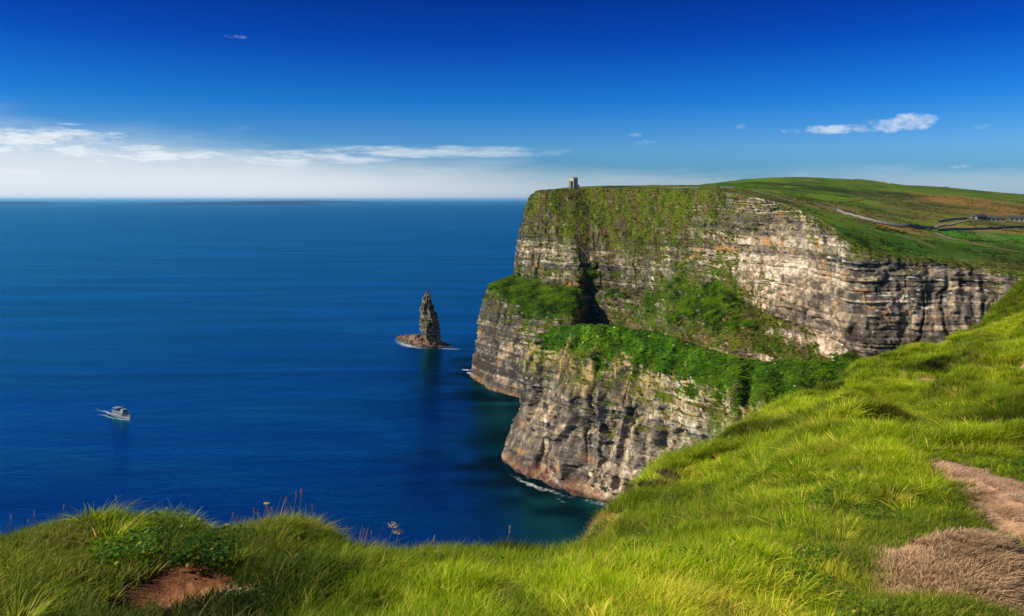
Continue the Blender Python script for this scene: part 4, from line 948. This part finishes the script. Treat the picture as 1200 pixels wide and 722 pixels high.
def scatter(name, X, Y, scl_, tint, dry, col_, seed):
    n = len(X); r = np.random.default_rng(seed)
    z, d = fg_z(X, Y); e = .05 + .01 * Y; zx, _ = fg_z(X + e, Y); zy, _ = fg_z(X, Y + e)
    gx = np.clip((zx - z) / e, -1.2, 1.2); gy = np.clip((zy - z) / e, -1.2, 1.2)
    # tilt half way to the ground normal, then spin
    rot = np.stack([np.arctan(gy) * .55, -np.arctan(gx) * .55, r.uniform(-.9, .9, n)], 1)
    o = mesh_obj(name, np.stack([X, Y, z], 1), [], None, {'rot': ('FLOAT_VECTOR', rot), 'scl': ('FLOAT', scl_), 'tint': ('FLOAT', np.clip(tint, 0, 1)), 'dry': ('FLOAT', np.clip(dry, 0, 1))}, smooth=False)
    md = o.modifiers.new('scatter', 'NODES'); md.node_group = GN
    for it in GN.interface.items_tree:
        if it.name == 'Clumps': md[it.identifier] = col_
    return tag(o, kind='stuff')
def fan_points(n, y0, y1, px0, px1, dmax, seed):
    r = np.random.default_rng(seed); u = r.random(n); Y = np.sqrt(y0 ** 2 + (y1 ** 2 - y0 ** 2) * u)   # even over the ground
    px = px0 + (px1 - px0) * r.random(n); X = (px - 600) / F * Y; d = edge_dist(X, Y); k = d < dmax
    return X[k], Y[k], d[k]
def shades(X, Y, s):
    w_ = 1 + .06 * Y; t = .52 + .75 * fbm(X / 1.1 / w_, Y / 1.1 / w_, 0, 4, 800) + .35 * fbm(X / 5, Y / 5, 0, 2, 801) + .3 * (rng.random(len(X)) - .5)
    dr = sst(.15, .6, fbm(X / .9, Y / .9, 0, 3, 810 + s)) * .3 + (rng.random(len(X)) < .05) * .35
    return t, dr
def place(zone, seed):
    y0, y1, n, px0, px1 = zone
    X, Y, d = fan_points(n, y0, y1, px0, px1, .45 if y1 < 14 else 1.0, seed)
    pmk = pmask(X, Y); bare = np.zeros(len(X))
    for k_ in ('earth', 'pale', 'sand', 'thatch', 'straw'): bare = np.maximum(bare, pmk[k_])
    return X, Y, d, pmk, bare
px_of = lambda X, Y: 600 + F * X / Y
# near zone
X, Y, d, pmk, bare = place((2.7, 9.5, 13605, -160, 1720), 1)
t, dr = shades(X, Y, 0); pxx = px_of(X, Y)
# short trodden turf at lower left and on the right of the mound, tall grass in the middle and on the crest
short = np.maximum(sst(330, 200, pxx) * sst(.0, -.4, d + .1), sst(860, 1080, pxx) * sst(10, 6, Y)); short = np.clip(short + .35 * fbm(X / .7, Y / .7, 0, 2, 850), 0, 1)
u = rng.random(len(X)); keep = u > bare * 1.05
def nb(X, Y, steps): return np.clip(np.maximum.reduce([pmask(X, Y + o_)[k_] for o_ in steps for k_ in ('earth', 'pale', 'sand', 'thatch')]), 0, 1)
near_bare = nb(X, Y, (.2, .4, .6, .85))
t = t - .22 * sst(380, 240, pxx) + .10 * sst(380, 470, pxx)
short = np.maximum(short, near_bare)
tus = fbm(X / .30, Y / .30, 0, 2, 853) + .35 * fbm(X / .12, Y / .12, 0, 1, 854) * (d > -.8); keep &= rng.random(len(X)) < sst(-.75, -.1, tus) + .12
hgt = 1 - .40 * short - .25 * near_bare + .25 * fbm(X / .8, Y / .8, 0, 2, 851) + .42 * tus + .18 * sst(-.5, 0, d)
is_tall = keep & (rng.random(len(X)) > short * .93)
scatter('long_grass', X[is_tall], Y[is_tall], np.clip(hgt * .68, .22, 1.25)[is_tall], t[is_tall], np.maximum(dr, .6 * pmk['dead'])[is_tall], K_tall, 2)
is_t = keep & ~is_tall
X2, Y2, d2, pm2, bare2 = place((2.7, 9.5, 11131, -160, 1720), 5); t2, dr2 = shades(X2, Y2, 3); k2 = rng.random(len(X2)) > bare2 * 1.02
XX, YY = np.r_[X[is_t], X2[k2]], np.r_[Y[is_t], Y2[k2]]
scatter('short_grass', XX, YY, np.full(len(XX), .95), np.r_[t[is_t], t2[k2]], np.r_[dr[is_t], dr2[k2]], K_turf, 6)
# mid and far slopes on the right
X, Y, d, pmk, bare = place((9.0, 22, 23478, 640, 1720), 11); t, dr = shades(X, Y, 6); k_ = rng.random(len(X)) > np.maximum(bare, pmk['heather'] * .4)
scatter('long_grass', X[k_], Y[k_], (.78 - .5 * nb(X, Y, (.6, 1.3, 2.2)) + .3 * fbm(X / 1.5, Y / 1.5, 0, 2, 860) + .5 * fbm(X / .45, Y / .45, 0, 2, 862))[k_], t[k_], np.maximum(dr, pmk['dead'] * .8)[k_], K_tall, 12)
X, Y, d, pmk, bare = place((20, 52, 28631, 760, 1720), 21); t, dr = shades(X, Y, 9); k_ = rng.random(len(X)) > bare
scatter('long_grass', X[k_], Y[k_], (.85 - .5 * nb(X, Y, (1., 2.2, 3.5)) + .3 * fbm(X / 3, Y / 3, 0, 2, 861) + .5 * fbm(X / .8, Y / .8, 0, 2, 863))[k_], t[k_], np.maximum(dr, pmk['dead'] * .8)[k_], K_far, 22)
def tussock(name, n, rad, h, mat, seed):
    r = np.random.default_rng(seed); th = r.random(n) * 2 * np.pi; rr = rad * .38 * np.sqrt(r.random(n)); dr_ = np.stack([np.cos(th), np.sin(th)], 1)
    root = np.stack([rr * dr_[:, 0], rr * dr_[:, 1], 0 * th - .01], 1); H = h * (.5 + .6 * r.random(n)); out_ = dr_ * (.15 + 1.0 * r.random(n) ** 1.2)[:, None] + r.normal(size=(n, 2)) * .12 + np.array([.12, 0])
    sd = np.stack([-dr_[:, 1], dr_[:, 0], 0 * th], 1) + r.normal(size=(n, 3)) * .3; sd /= np.linalg.norm(sd, axis=1, keepdims=True); Wd = .0058 * (.6 + .8 * r.random(n)); V = []; tip = []
    drp = .25 + .55 * r.random(n)
    for t, wk in ((0, 1), (.35, .95), (.7, .6), (1, 0)):
        c = root.copy(); c[:, :2] += out_ * (H * (t * .55 + .55 * t * t))[:, None]; c[:, 2] += H * (1.1 * t - drp * t * t)
        if wk: V += [c - sd * (Wd * wk / 2)[:, None], c + sd * (Wd * wk / 2)[:, None]]; tip += [t, t]
        else: V.append(c); tip.append(1.)
    V = np.stack(V, 1); base = np.arange(n)[:, None] * 7; tri = np.concatenate([base + np.array(q)[None] for q in ((0,1,3),(0,3,2),(2,3,5),(2,5,4),(4,5,6))])
    o = mesh_obj(name, V.reshape(-1, 3), tri, mat, {'tip': ('FLOAT', np.tile(np.array(tip), n)), 'rnd': ('FLOAT', np.repeat(r.random(n), 7))}); C.objects.unlink(o); return o
K_tus = coll('tussocks', [tussock('tussock', 240, .24, .22, M_grass, 200 + i) for i in range(6)])
for zn, sd_, sm, nm_ in (((2.8, 9.5, 3215, -160, 1720), 81, .95, 1), ((9, 22, 4069, 640, 1720), 82, 1.35, 1), ((20, 52, 7073, 760, 1720), 83, 2.0, 1)):
    X, Y, d, pmk, bare = place(zn, sd_); t, dr = shades(X, Y, 27); pq = px_of(X, Y)
    dens = sst(-.2, .3, fbm(X / (1.2 * sm), Y / (1.2 * sm), 0, 3, 873)) * (1 - .8 * sst(330, 200, pq) * (d < -.25)) * (1 - .55 * sst(950, 1100, pq) * (Y < 8)) * (1 - bare) * (1 - nb(X, Y, (.2, .45, .7) if sd_ == 81 else (.6, 1.3, 2.2)))
    k_ = (rng.random(len(X)) < dens) & (d < .1)
    scatter('tussock_grass', X[k_], Y[k_], sm * (.55 + .55 * rng.random(len(X)))[k_], (t + .18)[k_], dr[k_], K_tus, sd_)
M_seedg = blade_mat('seeding_grass', (.16, .20, .02), (.62, .30, .10), (.60, .42, .22), .3)
K_seed = coll('seeding_clumps', [blades('seeding_clump', 9, .12, .17, .33, .0060, .35, .25, M_seedg, 150 + i) for i in range(6)])
X, Y, d, pmk, bare = place((2.8, 26, 11131, -160, 1720), 71); t, dr = shades(X, Y, 24)
k_ = rng.random(len(X)) < (.10 * sst(.0, .4, fbm(X / 1.0, Y / 1.0, 0, 3, 872)) + .42 * sst(-.7, -.1, d) * sst(230, 300, px_of(X, Y))) * (1 - bare)
scatter('seeding_grass', X[k_], Y[k_], (.55 + .45 * rng.random(len(X)))[k_], t[k_], dr[k_] * .5, K_seed, 72)
def bush(name, n, rad, size, mat, seed):
    r = np.random.default_rng(seed); a = r.random(n) * 6.283; rr = rad * r.random(n) ** .5; c = np.stack([rr * np.cos(a), rr * np.sin(a), rad * .55 * r.random(n) * (1.1 - rr / rad)], 1)
    u_ = r.normal(size=(n, 3)); u_ /= np.linalg.norm(u_, axis=1, keepdims=True); w_ = np.cross(u_, r.normal(size=(n, 3))); w_ /= np.linalg.norm(w_, axis=1, keepdims=True); z_ = (size * (.5 + r.random(n)))[:, None]
    V = np.stack([c - u_ * z_, c + w_ * z_ * .6, c + u_ * z_, c - w_ * z_ * .6], 1).reshape(-1, 3)
    o = mesh_obj(name, V, np.arange(n * 4).reshape(n, 4), mat, {'tip': ('FLOAT', np.repeat(r.random(n), 4)), 'rnd': ('FLOAT', np.repeat(r.random(n) * .9, 4))}); C.objects.unlink(o); return o
M_bushy = blade_mat('ledge_leaves', (.045, .13, .003), (.24, .46, .004), (.26, .22, .03), .35)
M_slope = blade_mat('slope_tufts', (.035, .055, .005), (.16, .22, .008), (.24, .14, .05), .3)
K_bushy = coll('ledge_clumps', [bush('ledge_clump', 110, 1.1, .21, M_bushy, 170 + i) for i in range(5)])
K_slope = coll('slope_clumps', [bush('slope_clump', 45, 1.0, .24, M_slope, 180 + i) for i in range(5)])
def scatter_v(name, Pn, scl_, tint, dry, col_):
    n = len(Pn); rot = np.stack([rng.uniform(-.4, .4, n), rng.uniform(-.4, .4, n), rng.uniform(-3, 3, n)], 1)
    o = mesh_obj(name, Pn, [], None, {'rot': ('FLOAT_VECTOR', rot), 'scl': ('FLOAT', scl_), 'tint': ('FLOAT', np.clip(tint, 0, 1)), 'dry': ('FLOAT', np.clip(dry, 0, 1))}, smooth=False)
    md = o.modifiers.new('scatter', 'NODES'); md.node_group = GN
    for it in GN.interface.items_tree:
        if it.name == 'Clumps': md[it.identifier] = col_
    return tag(o, kind='stuff')
_p = (SPX > 840) & (SPX < 1260) & (PY < 1150) & (dl > 2) & (PY > 300); _c = np.linalg.norm(np.cross(np.gradient(np.stack([PX, PY, PZ], -1), axis=0), np.gradient(np.stack([PX, PY, PZ], -1), axis=1)), axis=-1)
_w = (_p * _c * (700 / PY.clip(300)) ** 2 * sst(-.25, .35, fbm(PX / 30, PY / 45, 0, 4, 890)) * (.25 + (fbm(PX / 5, PY / 5, 0, 2, 891) > 0))).ravel(); _i = rng.choice(len(_w), 12000, p=_w / _w.sum())
Q_ = np.stack([PX.ravel()[_i] + rng.normal(0, .6, len(_i)), PY.ravel()[_i] + rng.normal(0, .6, len(_i)), PZ.ravel()[_i] - .1], 1)
scatter_v('heath_tufts', Q_, .5 + .6 * rng.random(len(_i)), .35 + .8 * fbm(Q_[:, 0] / 20, Q_[:, 1] / 20, 0, 3, 892), .5 * sst(0, .5, fbm(Q_[:, 0] / 60, Q_[:, 1] / 60, 0, 3, 893)), K_slope)
for (V_, vm_, lu_, nz_, nb_) in ((Vt, vmT, luT, nzT, 11000), (Vc, vmC, luC, nzC, 20000)):
    px_ = 600 + F * V_[..., 0] / V_[..., 1]; py_ = HZ - F * (V_[..., 2] - CAMZ) / V_[..., 1]
    vis = (px_ > 540) & (px_ < 1240) & (py_ < 500) & (V_[..., 1] < 870)
    cell = np.linalg.norm(np.cross(np.gradient(V_, axis=0), np.gradient(V_, axis=1)), axis=-1)
    for nm, m_, K_, sc0, cnt in (('ledge_plants', sst(.35, .7, vm_ * lu_) * (V_[..., 2] < 125), K_bushy, .85, nb_), ('slope_plants', sst(.4, .8, vm_ * (1 - lu_)), K_slope, .75, nb_ if V_ is Vc else 1500)):
        p_ = (m_ * vis * np.minimum(cell, 1.5)).ravel(); idx = rng.choice(len(p_), cnt, p=p_ / p_.sum()); Q_ = V_.reshape(-1, 3)[idx]
        tn = .5 + .9 * fbm(Q_[:, 0] / 7, Q_[:, 1] / 7, Q_[:, 2] / 5, 4, 880) + .3 * (rng.random(cnt) - .5); dy = sst(.1, .5, fbm(Q_[:, 0] / 11, Q_[:, 1] / 11, Q_[:, 2] / 9, 3, 881)) * (.25 if 'ledge' in nm else .8)
        scatter_v(nm, Q_, sc0 * (.5 + .9 * rng.random(cnt)) * (1 + .4 * fbm(Q_[:, 0] / 9, Q_[:, 1] / 9, 0, 2, 882)), tn, dy, K_)
# herbs, dry tufts, thatch, heather
X, Y, d, pmk, bare = place((2.8, 10, 6431, -160, 1720), 31); t, dr = shades(X, Y, 12); hm = .6 * sst(.05, .4, fbm(X / .7, Y / .7, 0, 3, 870) + .26 * (px_of(X, Y) < 420) * (Y > 4.4) - .3 * (Y < 4.2)) ; k_ = (rng.random(len(X)) < hm) & (rng.random(len(X)) > bare * 1.05)
scatter('ground_herbs', X[k_], Y[k_], .7 + .5 * rng.random(k_.sum()), t[k_], dr[k_] * .5, K_herb, 32)
X, Y, d, pmk, bare = place((2.8, 24, 11131, -160, 1720), 41); t, dr = shades(X, Y, 15)
dm = np.clip(sst(.22, .6, fbm(X / 1.2, Y / 1.2, 0, 3, 871)) * .45 + pmk['dead'] + pmk['straw'] * .8 + sst(-.5, .1, d) * .16 * sst(300, 420, px_of(X, Y)), 0, 1); k_ = rng.random(len(X)) < dm
scatter('dry_grass', X[k_], Y[k_], (.6 + .5 * rng.random(len(X)))[k_] * (1 - .45 * pmk['straw'][k_]), t[k_], dr[k_], K_dry, 42)
X, Y, d, pmk, bare = place((3.0, 8.5, 30048, 950, 1720), 51); k_ = rng.random(len(X)) < np.clip(pmk['thatch'] * 1.4, 0, 1) * .95 + pmk['sand'] * .04; t, dr = shades(X, Y, 18)
scatter('thatch', X[k_], Y[k_], .8 + .5 * rng.random(k_.sum()), t[k_], dr[k_], K_that, 52)
X, Y, d, pmk, bare = place((5, 16, 6000, 640, 1000), 61); k_ = rng.random(len(X)) < np.clip(pmk['heather'] * .45, 0, 1); t, dr = shades(X, Y, 21)
scatter('heather', X[k_], Y[k_], .7 + .6 * rng.random(k_.sum()), t[k_], dr[k_], K_heat, 62)

# ------------------------------------------------------------------ seed stalks and flowers standing above the edge
M_stalk = simple('stalk', (.16, .14, .03), .8, .2, 30); M_seed = simple('seed_head', (.42, .17, .07), .8, .35, 60); M_yel = simple('yellow_petals', (.70, .50, .03), .7, .2, 40); M_palef = simple('pale_seed_head', (.46, .38, .28), .85, .3, 60); M_pink = simple('pink_petals', (.45, .16, .22), .8, .3, 40)
def stalk_proto(kind, h, headmat, headr, headl):
    r = empty('seed_stalk' if kind != 'flower' else 'wildflower', (0, 0, 0)); m = MB()
    lean = .10 * h; m.tube([(0, 0, -.03), (lean * .3, 0, h * .5), (lean, 0, h)], [.0022, .0018, .0012], 5); m.build('stem', M_stalk, r, True)
    hd = MB(); rs = np.random.default_rng(int(h * 1000))
    if kind == 'spike':
        nseg = 9
        for i in range(70):
            t = rs.random(); z = h - headl * .25 + headl * t; rad = headr * math.sin(math.pi * min(.97, .12 + .85 * t)) ** .6; a = rs.random() * 6.28; c = np.array([lean + rad * .6 * math.cos(a), rad * .6 * math.sin(a), z]); d_ = rs.normal(size=(3, 3)) * headr * .45; hd.add([c + d_[0], c + d_[1], c + d_[2]], [(0, 1, 2)])
        hd.tube([(lean, 0, h - headl * .2), (lean, 0, h + headl * .3), (lean * 1.05, 0, h + headl * .75)], [headr * .35, headr * .55, headr * .15], 6)
    elif kind == 'umbel':
        for i in range(14):
            a = i * 2.4; rr = headr * math.sqrt((i + .5) / 14); tip_ = (lean + rr * math.cos(a), rr * math.sin(a), h + headl * (1 - .4 * (rr / headr) ** 2)); hd.tube([(lean, 0, h), tip_], [.0012, .001], 4)
            for q in range(7):
                c = np.array(tip_) + rs.normal(size=3) * .005; d_ = rs.normal(size=(3, 3)) * .004; hd.add([c + d_[0], c + d_[1], c + d_[2]], [(0, 1, 2)])
    else:
        for i in range(12):
            a = i * 6.283 / 12; hd.add([(lean, 0, h), (lean + headr * math.cos(a - .2), headr * math.sin(a - .2), h + .004), (lean + headr * 1.15 * math.cos(a), headr * 1.15 * math.sin(a), h + .002), (lean + headr * math.cos(a + .2), headr * math.sin(a + .2), h + .004)], [(0, 1, 2, 3)])
        hd.tube([(lean, 0, h - .008), (lean, 0, h + .006)], [headr * .3, headr * .35], 8)
    hd.build({'spike': 'seed_head', 'umbel': 'seed_head', 'flower': 'flower_head'}[kind], headmat, r)
    return r
def copy_tree(o, name=None):
    c = o.copy(); C.objects.link(c)
    for ch in o.children:
        d_ = ch.copy(); C.objects.link(d_); d_.parent = c
    return c
protos = {}
def stalk(key, px, depth_back, h, label, cat, group, args):
    """stands on the crest below picture column px, depth_back metres short of the edge"""
    Ye = np.interp(px, edge[:, 0], edge[:, 1]) - depth_back; X = (px - 600) / F * Ye
    z, _ = fg_z(np.array([X]), np.array([Ye]))
    if key not in protos: o = protos[key] = stalk_proto(*args)
    else: o = copy_tree(protos[key])
    o.location = (X, Ye, float(z[0])); s_ = .84 * h / args[1]; o.scale = (s_, s_, s_); o.rotation_euler = (float(rng.uniform(-.16, .16)), float(rng.uniform(-.1, .2)), float(rng.uniform(-1.2, 1.2)))
    tag(o, label, cat, group)
SP = ('spike', .26, M_seed, .0058, .042); SPP = ('spike', .27, M_palef, .0045, .05); UM = ('umbel', .27, M_palef, .035, .03); FL = ('flower', .22, M_yel, .015, .01); PK = ('flower', .2, M_pink, .012, .01)
for px, h in ((262,.26),(276,.24),(296,.27),(302,.24),(310,.28),(330,.34),(342,.33),(350,.37),(366,.33)):
    stalk('sp', px, .22, h, 'reddish brown seed stalk on the sunlit crest just right of the grassy hump', 'seed stalk', 'seed stalks on the left crest', SP)
for px, h in ((402,.30),(418,.27),(430,.28)): stalk('sp', px, .25, h, 'reddish seed stalk in the dip left of the pale umbel', 'seed stalk', 'seed stalks left of the umbel', SP)
for px, h in ((515,.22),(522,.24),(533,.27),(541,.29),(553,.27),(574,.26),(618,.28),(655,.27)):
    stalk('sp', px, .3, h, 'orange brown seed stalk rising from the long grass in the bottom middle', 'seed stalk', 'seed stalks in the bottom middle grass', SP)
for px, h in ((9,.27),(27,.23),(38,.25)): stalk('spp', px, .2, h, 'thin dark seed stalk at the far left end of the crest', 'seed stalk', 'seed stalks at the far left', SPP)
stalk('spp', 141, .2, .27, 'single thin stalk on top of the leftmost grassy hump', 'seed stalk', None, SPP)
stalk('spp', 70, .2, .25, 'thin pale stalk on the left flank of the grassy hump', 'seed stalk', None, SPP)
stalk('spp', 590, .3, .42, 'tall feathery pale seed plume above the bottom middle grass', 'seed stalk', None, ('spike', .27, M_palef, .013, .09))
stalk('spp', 498, .3, .36, 'tufted purplish brown seed plume left of the tall feathery plume', 'seed stalk', None, SPP)
stalk('um', 449, .25, .36, 'pale drooping umbel head above the crest', 'umbel plant', None, UM)
stalk('um', 462, .25, .33, 'smaller pale umbel head just right of the drooping one', 'umbel plant', None, UM)
for px, db, h, lab in ((266,.1,.22,'yellow flower left of the red seed stalks'),(314,.2,.33,'yellow flower among the tall red seed stalks'),(508,1.6,.16,'yellow flower low in the bright grass at the bottom middle'),(507,2.1,.16,'lower yellow flower in the grass near the bottom edge'),(690,1.5,.14,'yellow flower in the grass right of the dark hollow')):
    stalk('fl', px, db, h, lab, 'flower', None, FL)
for px, db, h in ((108,.1,.13),(102,.2,.12),(170,.15,.12)): stalk('pk', px, db, h, 'small pink flower nestled on the leftmost grassy hump', 'flower', 'pink flowers on the hump', PK)

hzm = bpy.data.materials.new('haze_air'); hzm.use_nodes = True; hn_ = hzm.node_tree; hn_.nodes.clear()
ho_ = hn_.nodes.new('ShaderNodeOutputMaterial'); pv = hn_.nodes.new('ShaderNodeVolumePrincipled'); hn_.links.new(pv.outputs[0], ho_.inputs['Volume'])
pv.inputs['Color'].default_value = (.28, .66, 1.0, 1); pv.inputs['Density'].default_value = HAZE; pv.inputs['Anisotropy'].default_value = 0.2
hb = MB(); hb.box(-420000, 420000, -800, 215000, -8, 320); hb.v = hb.v
if HAZE > 0: tag(hb.build('haze', hzm), kind='stuff')
sc = bpy.context.scene
sc.view_settings.view_transform = 'Standard'; sc.view_settings.look = 'None'; sc.view_settings.gamma = 1; sc.view_settings.exposure = 0.22
sc.cycles.max_bounces = 6; sc.cycles.diffuse_bounces = 2; sc.cycles.glossy_bounces = 2; sc.cycles.transmission_bounces = 3; sc.cycles.transparent_max_bounces = 6; sc.cycles.volume_bounces = 1
